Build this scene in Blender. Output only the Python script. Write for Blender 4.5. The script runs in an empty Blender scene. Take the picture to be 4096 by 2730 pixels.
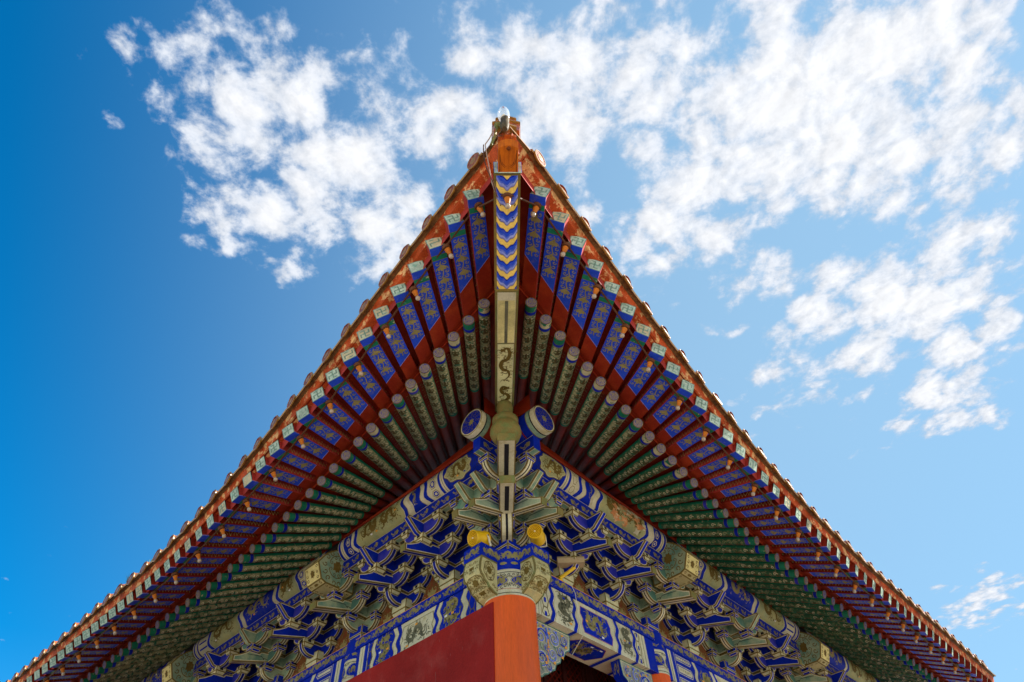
# Chinese temple hall: upturned eave corner seen from below against a cloudy sky
import bpy, bmesh, math, random
from math import sin, cos, pi, sqrt, atan2, hypot
from mathutils import Vector, Matrix
random.seed(7)
scn = bpy.context.scene
COL = scn.collection
# ------------------------------------------------------------------ camera
CAM = Vector((-0.28713, -8.2, 0.0))
F_PX, PITCH, YAW, ROLL = 2553.61, 0.882769, 0.065869, -0.061683
cam_d = bpy.data.cameras.new('camera')
cam_d.sensor_width = 36.0
cam_d.lens = F_PX / 4096 * 36.0
cam_d.clip_end = 5000
cam_o = bpy.data.objects.new('camera', cam_d)
COL.objects.link(cam_o)
_cy, _sy, _ct, _st, _cr, _sr = cos(YAW), sin(YAW), cos(PITCH), sin(PITCH), cos(ROLL), sin(ROLL)
_rt = Vector((_cy, -_sy, 0)); _fw = Vector((_sy * _ct, _cy * _ct, _st)); _up = Vector((-_sy * _st, -_cy * _st, _ct))
# image x = u*cr - v*sr, image y(down) = u*sr + v*cr
_ir = _rt * _cr + _up * _sr
_iu = _up * _cr - _rt * _sr
cam_o.matrix_world = Matrix(((_ir.x, _iu.x, -_fw.x, CAM.x), (_ir.y, _iu.y, -_fw.y, CAM.y), (_ir.z, _iu.z, -_fw.z, CAM.z), (0, 0, 0, 1)))
scn.camera = cam_o
# ------------------------------------------------------------------ exposure
scn.view_settings.view_transform = 'Standard'
scn.view_settings.look = 'None'
scn.view_settings.exposure = 1.62
scn.view_settings.gamma = 1.0
# ------------------------------------------------------------------ sun and sky
SUN_DIR = Vector((1.0, 0.10, 0.80)).normalized()
sun_el = math.asin(SUN_DIR.z)
sun_d = bpy.data.lights.new('sun', 'SUN')
sun_d.energy = 4.7; sun_d.angle = math.radians(0.55); sun_d.color = (1.0, 0.95, 0.87)
sun_o = bpy.data.objects.new('sun', sun_d); COL.objects.link(sun_o)
sun_o.rotation_euler = (-SUN_DIR).to_track_quat('-Z', 'Y').to_euler()
sun_o.location = SUN_DIR * 60

def sky_world():
    w = bpy.data.worlds.new('World'); scn.world = w; w.use_nodes = True
    nt = w.node_tree; nt.nodes.clear(); N = nt.nodes.new; L = nt.links.new
    def M(op, a, b=None, c=None, clamp=False):
        n = N('ShaderNodeMath'); n.operation = op; n.use_clamp = clamp
        for i, x in enumerate((a, b, c)):
            if x is None: continue
            if isinstance(x, (int, float)): n.inputs[i].default_value = x
            else: L(x, n.inputs[i])
        return n.outputs[0]
    sky = N('ShaderNodeTexSky'); sky.sky_type = 'NISHITA'; sky.sun_disc = False
    sky.sun_elevation = sun_el; sky.sun_rotation = atan2(SUN_DIR.x, SUN_DIR.y)
    sky.air_density = 1.0; sky.dust_density = 0.12; sky.ozone_density = 2.2
    hs = N('ShaderNodeHueSaturation'); hs.inputs['Saturation'].default_value = SKY_SAT; hs.inputs['Value'].default_value = SKY_VAL
    hs.inputs['Hue'].default_value = SKY_HUE
    L(sky.outputs[0], hs.inputs['Color'])
    tc = N('ShaderNodeTexCoord'); sp = N('ShaderNodeSeparateXYZ'); L(tc.outputs['Generated'], sp.inputs[0])
    zc = M('MAXIMUM', sp.outputs[2], 0.06)
    cx = N('ShaderNodeCombineXYZ'); L(M('DIVIDE', sp.outputs[0], zc), cx.inputs[0]); L(M('DIVIDE', sp.outputs[1], zc), cx.inputs[1])
    P = cx.outputs[0]
    def noise(scale, detail, rough, dist=0.0, off=(0, 0, 0)):
        mp = N('ShaderNodeMapping'); mp.inputs['Location'].default_value = off; L(P, mp.inputs[0])
        n = N('ShaderNodeTexNoise'); n.inputs['Scale'].default_value = scale; n.inputs['Detail'].default_value = detail
        n.inputs['Roughness'].default_value = rough; n.inputs['Distortion'].default_value = dist; L(mp.outputs[0], n.inputs['Vector'])
        return n.outputs['Fac']
    n1 = noise(3.2, 2, .5, .3, (3.1, 1.7, 0)); n2 = noise(12.0, 6, .60, .2, (0.3, 5.2, 0)); n3 = noise(30, 4, .65, .15, (1, 2, 0))
    n2s = noise(12.0, 6, .60, .2, (0.3 + SUN_DIR.x * .016, 5.2 + SUN_DIR.y * .016, 0))
    wv = N('ShaderNodeTexNoise'); wv.inputs['Scale'].default_value = 9; wv.inputs['Detail'].default_value = 3; L(P, wv.inputs['Vector'])
    wa = N('ShaderNodeVectorMath'); wa.operation = 'MULTIPLY_ADD'; L(wv.outputs['Color'], wa.inputs[0]); wa.inputs[1].default_value = (.10, .10, 0); L(P, wa.inputs[2])
    vo = N('ShaderNodeTexVoronoi'); vo.feature = 'SMOOTH_F1'; vo.inputs['Scale'].default_value = 13.5; vo.inputs['Smoothness'].default_value = .35; L(wa.outputs[0], vo.inputs['Vector'])
    puff = M('MULTIPLY', M('SUBTRACT', .42, vo.outputs['Distance']), .62)
    # cloud banks: (x/z, y/z, radius, weight)
    bias = None
    for bx, by, br, bw in CLOUD_BANKS:
        bw = bw * (.95 if bw > 0 else 1.1)
        vd = N('ShaderNodeVectorMath'); vd.operation = 'DISTANCE'; L(P, vd.inputs[0]); vd.inputs[1].default_value = (bx, by, 0)
        r = M('DIVIDE', vd.outputs['Value'], br)
        g = M('MULTIPLY', M('EXPONENT', M('MULTIPLY', M('MULTIPLY', r, r), -1.0)), bw)
        bias = g if bias is None else M('ADD', bias, g)
    base = M('ADD', M('ADD', M('ADD', M('MULTIPLY', n1, .25), M('MULTIPLY', n2, 1.25)), M('MULTIPLY', n3, .50)), puff)
    low = M('MULTIPLY', M('MAXIMUM', M('SUBTRACT', .66, sp.outputs[2]), 0.0), .75)
    dens = M('SUBTRACT', M('ADD', M('SUBTRACT', base, CLOUD_CUT), bias), low)
    mr = N('ShaderNodeMapRange'); mr.interpolation_type = 'SMOOTHSTEP'; L(dens, mr.inputs[0])
    mr.inputs[1].default_value = 0.0; mr.inputs[2].default_value = 0.33
    cover = mr.outputs[0]
    core = N('ShaderNodeMapRange'); L(dens, core.inputs[0]); core.inputs[1].default_value = .08; core.inputs[2].default_value = .52
    cc = N('ShaderNodeMix'); cc.data_type = 'RGBA'; L(core.outputs[0], cc.inputs[0])
    cc.inputs[6].default_value = CLOUD_THIN; cc.inputs[7].default_value = CLOUD_THICK
    rl = M('ADD', M('MULTIPLY', M('SUBTRACT', n2s, n2), -1.6), 1.0)
    rc = N('ShaderNodeMapRange'); L(rl, rc.inputs[0]); rc.inputs[1].default_value = .78; rc.inputs[2].default_value = 1.12; rc.inputs[3].default_value = .88; rc.inputs[4].default_value = 1.05
    cs = N('ShaderNodeVectorMath'); cs.operation = 'SCALE'; L(cc.outputs[2], cs.inputs[0]); L(rc.outputs[0], cs.inputs['Scale'])
    mx = N('ShaderNodeMix'); mx.data_type = 'RGBA'; L(M('MULTIPLY', cover, .96), mx.inputs[0]); L(hs.outputs[0], mx.inputs[6]); L(cs.outputs[0], mx.inputs[7])
    # thin veil of high haze on the sun's side of the sky
    dv = N('ShaderNodeVectorMath'); dv.operation = 'DOT_PRODUCT'; L(tc.outputs['Generated'], dv.inputs[0]); dv.inputs[1].default_value = VEIL_DIR
    vm = N('ShaderNodeMapRange'); vm.interpolation_type = 'SMOOTHSTEP'; L(dv.outputs['Value'], vm.inputs[0]); vm.inputs[1].default_value = -.02; vm.inputs[2].default_value = 1.02; vm.inputs[3].default_value = 0; vm.inputs[4].default_value = VEIL
    vx = N('ShaderNodeMix'); vx.data_type = 'RGBA'; L(vm.outputs[0], vx.inputs[0]); L(hs.outputs[0], vx.inputs[6]); vx.inputs[7].default_value = (2.55, 3.85, 4.75, 1); L(vx.outputs[2], mx.inputs[6])
    bg = N('ShaderNodeBackground'); bg.inputs[1].default_value = SKY_STR; L(mx.outputs[2], bg.inputs[0])
    o = N('ShaderNodeOutputWorld'); L(bg.outputs[0], o.inputs[0])
SKY_STR, SKY_SAT, SKY_VAL, SKY_HUE = 0.059, 1.52, 1.22, 0.495
VEIL, VEIL_DIR = .74, Vector((.78, .45, .43)).normalized()
CLOUD_CUT = 1.08
CLOUD_THIN, CLOUD_THICK = (3.3, 3.8, 4.6, 1), (5.5, 5.55, 5.7, 1)
CLOUD_BANKS = [(-0.370, 0.265, 0.105, 0.30), (-0.492, 0.278, 0.069, 0.22), (-0.469, 0.408, 0.121, 0.30), (-0.342, 0.483, 0.129, 0.26), (-0.490, 0.608, 0.127, 0.24), (-0.235, 0.352, 0.114, 0.24), (-0.082, 0.275, 0.081, 0.26), (-0.337, 0.646, 0.114, 0.14), (-0.566, 0.437, 0.066, 0.16), (-0.168, 0.475, 0.113, 0.20), (-0.077, 0.407, 0.121, 0.24), (0.059, 0.267, 0.094, 0.26), (0.182, 0.324, 0.107, 0.26), (0.096, 0.357, 0.103, 0.24), (0.208, 0.429, 0.111, 0.26), (0.394, 0.483, 0.119, 0.32), (0.309, 0.613, 0.132, 0.20), (0.419, 0.265, 0.130, 0.36), (0.566, 0.302, 0.138, 0.36), (0.709, 0.238, 0.120, 0.36), (0.532, 0.413, 0.129, 0.32), (0.715, 0.444, 0.121, 0.30), (0.848, 0.405, 0.103, 0.34), (0.907, 0.655, 0.168, 0.32), (0.752, 0.654, 0.105, 0.24), (1.077, 0.853, 0.140, 0.28), (0.682, 0.860, 0.122, 0.30), (0.554, 0.766, 0.091, 0.20), (1.177, 1.068, 0.137, 0.34), (0.954, 1.063, 0.159, 0.30), (0.684, 1.057, 0.114, 0.20), (1.593, 1.977, 0.287, 0.44), (1.611, 1.869, 0.204, 0.20), (1.021, 0.980, 0.114, 0.28), (-0.150, 0.592, 0.117, 0.10), (0.427, 0.632, 0.081, 0.14), (-0.417, 0.556, 0.122, 0.14), (-0.306, 0.523, 0.110, 0.12), (-0.510, 0.522, 0.102, 0.14), (-0.196, 0.592, 0.100, 0.14), (-0.221, 0.444, 0.088, 0.12), (0.295, 0.524, 0.122, 0.12), (0.334, 0.406, 0.110, 0.10), (0.508, 0.595, 0.115, 0.16), (0.650, 0.653, 0.123, 0.16), (0.755, 0.802, 0.118, 0.18), (0.923, 0.827, 0.134, 0.20), (0.186, 0.242, 0.087, 0.12), (0.089, 0.220, 0.072, 0.14), (0.603, 0.946, 0.093, 0.14), (-0.341, 0.353, 0.101, 0.10), (-0.556, 0.354, 0.068, 0.16), (0.834, 0.726, 0.113, 0.12), (-0.707, 0.388, 0.170, -0.60), (-0.904, 0.824, 0.366, -0.60), (-0.631, 1.014, 0.417, -0.50), (1.016, 1.516, 0.410, -0.35), (0.463, 0.970, 0.235, -0.12), (0.764, 0.560, 0.062, -0.14), (0.045, 0.215, 0.036, -0.10), (-0.181, 0.300, 0.045, -0.12), (0.244, 0.483, 0.047, -0.12), (0.155, 0.407, 0.029, -0.10), (-0.397, 0.475, 0.045, -0.10), (0.531, 0.302, 0.041, -0.12), (-0.271, 0.408, 0.042, -0.10)]
sky_world()

# ------------------------------------------------------------------ helpers
S = sqrt(.5)
def WR(side):
    return lambda u, v, z: Vector((side * (u + v) * S, (u - v) * S, z))
MATS = {}
def paint(name, col, col2=None, scale=9.0, thr=.62, soft=.08, rough=.6, var=.22, bump=.15, spec=.10, metal=0.0, fine=60, stretch=None):
    """painted surface: base colour with value mottling, worn patches of col2, fine bump"""
    m = bpy.data.materials.new(name); m.use_nodes = True; nt = m.node_tree; N = nt.nodes.new; L = nt.links.new
    b = nt.nodes['Principled BSDF']; b.inputs['Roughness'].default_value = rough; b.inputs['Metallic'].default_value = metal
    b.inputs['Specular IOR Level'].default_value = spec
    tc = N('ShaderNodeTexCoord'); src = tc.outputs['Object']
    if stretch:
        mp = N('ShaderNodeMapping'); mp.inputs['Scale'].default_value = stretch; L(src, mp.inputs[0]); src = mp.outputs[0]
    def noise(sc, det, ro=.6):
        n = N('ShaderNodeTexNoise'); n.inputs['Scale'].default_value = sc; n.inputs['Detail'].default_value = det; n.inputs['Roughness'].default_value = ro
        L(src, n.inputs['Vector']); return n.outputs['Fac']
    a = noise(scale, 6); f = noise(fine, 3)
    mr = N('ShaderNodeMapRange'); L(noise(scale * .35, 5), mr.inputs[0]); mr.inputs[1].default_value = .3; mr.inputs[2].default_value = .7
    mr.inputs[3].default_value = 1 - var; mr.inputs[4].default_value = 1 + var
    mr2 = N('ShaderNodeMapRange'); L(f, mr2.inputs[0]); mr2.inputs[1].default_value = .3; mr2.inputs[2].default_value = .7
    mr2.inputs[3].default_value = 1 - var * .6; mr2.inputs[4].default_value = 1 + var * .6
    mu = N('ShaderNodeMath'); mu.operation = 'MULTIPLY'; L(mr.outputs[0], mu.inputs[0]); L(mr2.outputs[0], mu.inputs[1])
    base = N('ShaderNodeMix'); base.data_type = 'RGBA'; base.inputs[6].default_value = (*col, 1); base.inputs[7].default_value = (*(col2 or col), 1)
    st = N('ShaderNodeMapRange'); st.interpolation_type = 'SMOOTHSTEP'; L(a, st.inputs[0]); st.inputs[1].default_value = thr - soft; st.inputs[2].default_value = thr + soft
    L(st.outputs[0], base.inputs[0])
    sc = N('ShaderNodeVectorMath'); sc.operation = 'SCALE'; L(base.outputs[2], sc.inputs[0]); L(mu.outputs[0], sc.inputs['Scale'])
    L(sc.outputs[0], b.inputs['Base Color'])
    if bump:
        bp = N('ShaderNodeBump'); bp.inputs['Strength'].default_value = bump; bp.inputs['Distance'].default_value = .01; L(f, bp.inputs['Height']); L(bp.outputs[0], b.inputs['Normal'])
    MATS[name] = m
    return m
GOLD = (.175, .120, .030); CREAM = (.60, .50, .25); BLUE = (.0015, .018, .35)
paint('gilt_line', GOLD, (.13, .09, .03), var=.25)
paint('gilt_ornament', (.15, .098, .022), (.21, .145, .035), scale=14)
paint('olive_ornament', (.27, .22, .085), (.18, .14, .055), scale=14)
paint('grey_green_ornament', (.15, .14, .085), (.10, .09, .05), scale=14)
paint('white_line', (.58, .51, .34), (.47, .39, .22))
paint('cream_paint', (.60, .54, .36), (.50, .42, .22), scale=5)
paint('pale_green', (.32, .38, .24), (.11, .24, .18), scale=4, thr=.53, soft=.15)
paint('celadon', (.40, .37, .16), (.30, .33, .17), scale=5, thr=.55, soft=.15)
paint('yellow_cream', (.54, .45, .20), (.45, .40, .2), scale=5, thr=.55, soft=.15)
paint('cream_block', (.58, .52, .31), (.42, .44, .27), scale=7, thr=.55, soft=.12)
paint('squiggle', (.34, .27, .09), (.24, .18, .06), scale=16)
paint('verdigris', (.09, .20, .16), (.24, .30, .20), scale=4, thr=.6, soft=.15)
paint('blue_paint', BLUE, (.02, .035, .27), scale=7, thr=.62)
paint('blue_rafter', (.018, .064, .55), (.08, .10, .46), scale=11, thr=.62)
paint('blue_faded', (.05, .045, .38), (.012, .025, .38), scale=5, thr=.5, soft=.2)
paint('lavender', (.17, .15, .42), (.26, .22, .42), scale=10, thr=.6)
paint('pale_blue', (.30, .33, .66), (.16, .2, .62), scale=16, thr=.55, soft=.2)
paint('mid_blue', (.05, .10, .55), (.20, .24, .62), scale=16, thr=.6, soft=.15)
paint('wave_yellow', (.84, .56, .13), (.70, .43, .10), scale=12, thr=.68)
paint('disc_purple', (.085, .075, .28), (.14, .11, .26), scale=20, thr=.6)
paint('green_band', (.012, .17, .09), (.45, .42, .24), scale=13, thr=.66, soft=.03)
paint('green_worn', (.50, .45, .26), (.015, .17, .10), scale=9, thr=.56, soft=.03)
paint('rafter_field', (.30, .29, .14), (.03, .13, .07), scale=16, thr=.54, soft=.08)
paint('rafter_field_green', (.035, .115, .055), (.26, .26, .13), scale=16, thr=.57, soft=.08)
paint('rafter_flower', (.085, .065, .022), (.15, .12, .045), scale=20)
paint('rafter_scroll', (.62, .56, .33), (.46, .43, .24), scale=14)
paint('red_paint', (.21, .018, .007), (.16, .012, .006), scale=5, thr=.55, soft=.2)
paint('red_board', (.225, .018, .006), (.30, .036, .008), scale=4, thr=.58, soft=.2, rough=.55)
paint('red_fascia', (.44, .068, .016), (.70, .37, .15), scale=7.5, thr=.555, soft=.05, bump=.4, var=.4)
paint('red_side', (.36, .040, .030), (.5, .30, .22), scale=16, thr=.70, soft=.02)
paint('orange_lacquer', (.80, .112, .015), (.70, .100, .015), scale=4, thr=.52, soft=.2, rough=.42, var=.13, bump=.12, fine=30, stretch=(2.2, 2.2, .35), spec=.2)
paint('wall_red', (.31, .017, .013), (.345, .038, .029), scale=3.0, thr=.62, soft=.16, rough=.75, var=.17, bump=.2, fine=35)
paint('wall_scratch', (.36, .10, .08), (.3, .05, .04), scale=20)
paint('panel_red', (.20, .045, .018), (.15, .075, .025), scale=14, thr=.5, soft=.12)
paint('tile_glaze', (.46, .092, .014), (.16, .055, .02), scale=12, thr=.55, soft=.15, rough=.3, spec=.5)
paint('tile_rim', (.32, .15, .022), (.17, .085, .02), scale=18, thr=.6, soft=.15, rough=.35, spec=.5)
paint('tile_face', (.22, .06, .035), (.30, .13, .08), scale=25, thr=.55, soft=.1, rough=.4)
paint('mortar_dark', (.13, .06, .022), (.24, .11, .035), scale=20, thr=.55, soft=.15, bump=.5)
paint('plaster', (.68, .58, .42), (.5, .28, .14), scale=14, thr=.6, bump=.4)
paint('carved_wood', (.50, .115, .006), (.32, .065, .005), scale=4, thr=.55, soft=.2, stretch=(9, 1.2, 2), rough=.4)
paint('carved_lines', (.16, .035, .006), rough=.5)
paint('aged_olive', (.205, .155, .05), (.15, .18, .06), scale=9, thr=.55, soft=.12)
paint('yellow_panel', (.72, .62, .26), (.60, .52, .22), scale=6, thr=.6)
paint('beam_panel', (.68, .64, .32), (.52, .54, .30), scale=6, thr=.6)
paint('end_green', (.42, .49, .38), (.22, .36, .27), scale=16, thr=.58, soft=.1, var=.3)
paint('end_green_line', (.17, .25, .19), (.28, .36, .28), scale=20)
paint('end_worn', (.50, .40, .24), (.40, .46, .32), scale=16, thr=.6)
paint('black_line', (.018, .016, .02), var=.1)
paint('dark_wood', (.055, .012, .010), (.085, .02, .014), scale=10, rough=.5)
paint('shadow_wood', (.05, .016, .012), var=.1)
paint('accent_orange', (.80, .33, .04)); paint('accent_white', (.8, .78, .72))
paint('speaker_yellow', (.80, .47, .008), (.72, .40, .01), scale=12, rough=.4, var=.06, bump=.05, spec=.4)
paint('speaker_groove', (.26, .11, .003), var=.05)
paint('lamp_metal', (.085, .062, .034), (.14, .105, .055), scale=30, rough=.6)
paint('grey_plastic', (.46, .34, .19), (.40, .29, .16), scale=20, rough=.5, var=.08, bump=.05)
paint('corbel_ground', (.34, .32, .24), (.26, .28, .22), scale=10, thr=.55)
paint('white_metal', (.72, .66, .50), rough=.4, var=.05)
paint('bulb_glass', (.40, .29, .20), (.46, .36, .26), rough=.12, var=.05, bump=0, spec=.6)
paint('lamp_orange', (.52, .15, .018), (.36, .09, .015), scale=30, rough=.5)
paint('iron_brown', (.12, .045, .02), (.2, .08, .03), scale=30, rough=.6)
paint('cable_brown', (.10, .04, .02), rough=.6)
paint('wire_pale', (.45, .30, .22), rough=.6)
paint('absorber_dark', (.10, .095, .088), (.13, .12, .11), scale=2, thr=.5, soft=.2, rough=.85)
paint('stone_paving', (.52, .46, .38), (.45, .40, .33), scale=.6, thr=.5, soft=.2, rough=.85, var=.12, fine=5)
paint('stone_base', (.5, .48, .44), (.42, .4, .37), scale=3)
paint('weed_green', (.07, .12, .03), (.2, .16, .06), scale=30)
paint('peel_orange', (.56, .22, .08), (.62, .36, .16), scale=14, thr=.55)
def glass(name):
    m = bpy.data.materials.new(name); m.use_nodes = True; b = m.node_tree.nodes['Principled BSDF']
    b.inputs['Roughness'].default_value = .06; b.inputs['Alpha'].default_value = .34
    b.inputs['Base Color'].default_value = (.82, .84, .86, 1); MATS[name] = m
glass('clear_glass')

class MB:
    """collects polygons in world space, builds ONE mesh object"""
    def __init__(s): s.v = []; s.f = []; s.m = []; s.mn = []
    def face(s, pts, mat):
        if mat not in s.mn: s.mn.append(mat)
        i = len(s.v); s.v += [tuple(p) for p in pts]; s.f.append(tuple(range(i, i + len(pts)))); s.m.append(s.mn.index(mat))
    def mesh(s, name, smooth=None):
        me = bpy.data.meshes.new(name); me.from_pydata(s.v, [], s.f)
        for n in s.mn: me.materials.append(MATS[n])
        me.polygons.foreach_set('material_index', s.m)
        bm = bmesh.new(); bm.from_mesh(me)
        bmesh.ops.remove_doubles(bm, verts=bm.verts, dist=2e-5)
        bmesh.ops.recalc_face_normals(bm, faces=bm.faces)
        if smooth:
            for f in bm.faces: f.smooth = True
        bm.to_mesh(me); bm.free()
        if smooth: me.set_sharp_from_angle(angle=math.radians(smooth))
        return me
    def build(s, name, parent=None, smooth=None, T=None):
        o = bpy.data.objects.new(name, s.mesh(name, smooth)); COL.objects.link(o)
        if parent: o.parent = parent
        return o
def empty(name, loc=(0, 0, 0), parent=None):
    o = bpy.data.objects.new(name, None); o.location = loc; o.empty_display_size = .1; COL.objects.link(o)
    if parent: o.parent = parent
    return o
def tag(o, label, cat, group=None, kind=None):
    if label: o['label'] = label
    if cat: o['category'] = cat
    if group: o['group'] = group
    if kind: o['kind'] = kind
    return o
def inset2(p, w):
    n = len(p); q = []
    for i in range(n):
        a, b, c = p[i - 1], p[i], p[(i + 1) % n]
        e1 = (b[0] - a[0], b[1] - a[1]); e2 = (c[0] - b[0], c[1] - b[1])
        l1 = hypot(*e1) or 1e-9; l2 = hypot(*e2) or 1e-9
        n1 = (-e1[1] / l1, e1[0] / l1); n2 = (-e2[1] / l2, e2[0] / l2)
        d = 1 + n1[0] * n2[0] + n1[1] * n2[1]
        if d < .15: d = .15
        q.append((b[0] + w * (n1[0] + n2[0]) / d, b[1] + w * (n1[1] + n2[1]) / d))
    for i in range(n):
        a, b = p[i], p[(i + 1) % n]; c, d = q[i], q[(i + 1) % n]
        if (b[0] - a[0]) * (d[0] - c[0]) + (b[1] - a[1]) * (d[1] - c[1]) <= 0: return None
    return q
def area2(p): return .5 * sum(p[i - 1][0] * p[i][1] - p[i][0] * p[i - 1][1] for i in range(len(p)))
def rings(mb, poly, F, bands, fill, curved=False):
    """nested coloured borders then a fill; poly 2D, F maps 2D to 3D"""
    if area2(poly) < 0: poly = poly[::-1]
    for w, mat in bands:
        q = inset2(poly, w)
        if q is None: mb.face([F(*p) for p in poly], fill or mat); return None
        n = len(poly)
        for i in range(n):
            j = (i + 1) % n; mb.face([F(*poly[i]), F(*poly[j]), F(*q[j]), F(*q[i])], mat)
        poly = q
    if fill and curved:
        cx = sum(p[0] for p in poly) / len(poly); cy = sum(p[1] for p in poly) / len(poly); n = len(poly)
        for k in range(6):
            a, b = 1 - k / 6, 1 - (k + 1) / 6
            G = lambda p, t: F(cx + (p[0] - cx) * t, cy + (p[1] - cy) * t)
            for i in range(n):
                j = (i + 1) % n; mb.face([G(poly[i], a), G(poly[j], a), G(poly[j], b), G(poly[i], b)] if k < 5 else [G(poly[i], a), G(poly[j], a), G(poly[i], 0)], fill)
    elif fill: mb.face([F(*p) for p in poly], fill)
    return poly
def panel(mb, pts, bands, fill):
    """same for a planar 3D polygon"""
    pts = [Vector(p) for p in pts]
    n = Vector((0, 0, 0))
    for i in range(len(pts)): n += (pts[i - 1]).cross(pts[i])
    n.normalize(); ex = (pts[1] - pts[0]).normalized(); ey = n.cross(ex); o = pts[0]
    return rings(mb, [((p - o).dot(ex), (p - o).dot(ey)) for p in pts], lambda x, y: o + ex * x + ey * y, bands, fill)
def strip(mb, A, B, bands):
    """loft between polylines A,B with bands [(t0,t1,mat)] across"""
    for i in range(len(A) - 1):
        for t0, t1, mat in bands:
            mb.face([A[i].lerp(B[i], t0), A[i].lerp(B[i], t1), A[i + 1].lerp(B[i + 1], t1), A[i + 1].lerp(B[i + 1], t0)], mat)
def ribbon(mb, pts, w, F, mat, h=.002):
    """2D polyline drawn as a band of width w (number or function of t) through map F(x,y,h)"""
    n = len(pts)
    L = []; R = []
    for i in range(n):
        a = pts[max(i - 1, 0)]; b = pts[min(i + 1, n - 1)]
        dx, dy = b[0] - a[0], b[1] - a[1]; l = hypot(dx, dy) or 1e-9
        ww = (w(i / (n - 1)) if callable(w) else w) * .5
        L.append((pts[i][0] - dy / l * ww, pts[i][1] + dx / l * ww)); R.append((pts[i][0] + dy / l * ww, pts[i][1] - dx / l * ww))
    for i in range(n - 1):
        mb.face([F(*L[i], h), F(*R[i], h), F(*R[i + 1], h), F(*L[i + 1], h)], mat)
def blob(mb, cx, cy, rx, ry, F, mat, h=.0022, k=9, jag=.22, rot=0.0, rnd=random):
    pts = []
    for i in range(k):
        a = 2 * pi * i / k + rot; r = 1 + (jag if i % 2 else -jag) + rnd.uniform(-.08, .08)
        pts.append((cx + rx * r * cos(a), cy + ry * r * sin(a)))
    c = F(cx, cy, h)
    for i in range(k): mb.face([c, F(*pts[i], h), F(*pts[(i + 1) % k], h)], mat)
def curl(cx, cy, r, a0, turns, n=11, sgn=1):
    return [(cx + r * (1 - .82 * t) * cos(a0 + sgn * turns * 2 * pi * t), cy + r * (1 - .82 * t) * sin(a0 + sgn * turns * 2 * pi * t)) for t in [i / (n - 1) for i in range(n)]]
def fan(mb, cx, cy, rx, ry, F, mat, h, sg=1):
    """palmette flower: lobed half disc on a waist"""
    c = F(cx - sg * rx * .55, cy, h); n = 12
    pts = [(cx - sg * rx * .55 + sg * 1.25 * rx * cos(a) * (1 + .10 * cos(5 * a)), cy + ry * 1.05 * sin(a) * (1 + .10 * cos(5 * a))) for a in [-1.9 + 3.8 * q / n for q in range(n + 1)]]
    for q in range(n): mb.face([c, F(*pts[q], h), F(*pts[q + 1], h)], mat)
    blob(mb, cx - sg * rx * .8, cy, rx * .28, ry * .35, F, mat, h + .0003, 7, .1)
def vine(mb, x0, x1, yc, hw, F, mat, pitch, fl=.3, lw=.08, h=.002, stem=True, rnd=random, phase=0):
    """scrolling stem with lotus flowers and paired curls along x"""
    n = max(1, int(round((x1 - x0) / pitch))); dx = (x1 - x0) / n
    if stem:
        k = n * 6; ribbon(mb, [(x0 + (x1 - x0) * i / k, yc + hw * .12 * sin(2 * pi * i / 6)) for i in range(k + 1)], hw * lw * 1.6, F, mat, h)
    for j in range(n):
        x = x0 + dx * (j + .5)
        fan(mb, x - dx * .04, yc, dx * fl * 1.0, hw * .60, F, mat, h + .0004, -1)
        for s in (-1, 1):
            ribbon(mb, curl(x - dx * .36, yc + s * hw * .52, hw * .36, -s * pi / 2, .95, 10, s), hw * lw * 1.5, F, mat, h)
            ribbon(mb, curl(x + dx * .33, yc + s * hw * .58, hw * .30, s * pi / 2, .9, 9, -s), hw * lw * 1.4, F, mat, h)
            ribbon(mb, [(x - dx * .1, yc + s * hw * .35), (x + dx * .02, yc + s * hw * .75), (x + dx * .16, yc + s * hw * .9)], hw * lw * 1.5, F, mat, h)
def curls(mb, x0, x1, y0, y1, F, mat, r, lw, rnd, h=.002, inside=None):
    """field of little tendrils"""
    nx = max(1, int((x1 - x0) / (r * 2.1))); ny = max(1, int((y1 - y0) / (r * 2.1)))
    for i in range(nx):
        for j in range(ny):
            x = x0 + (x1 - x0) * (i + .5) / nx; y = y0 + (y1 - y0) * (j + .5) / ny
            if inside and not inside(x, y): continue
            ribbon(mb, curl(x, y, r * rnd.uniform(.75, 1.05), rnd.uniform(0, 6.28), rnd.uniform(.8, 1.1), 9, rnd.choice((-1, 1))), lw, F, mat, h)
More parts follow.
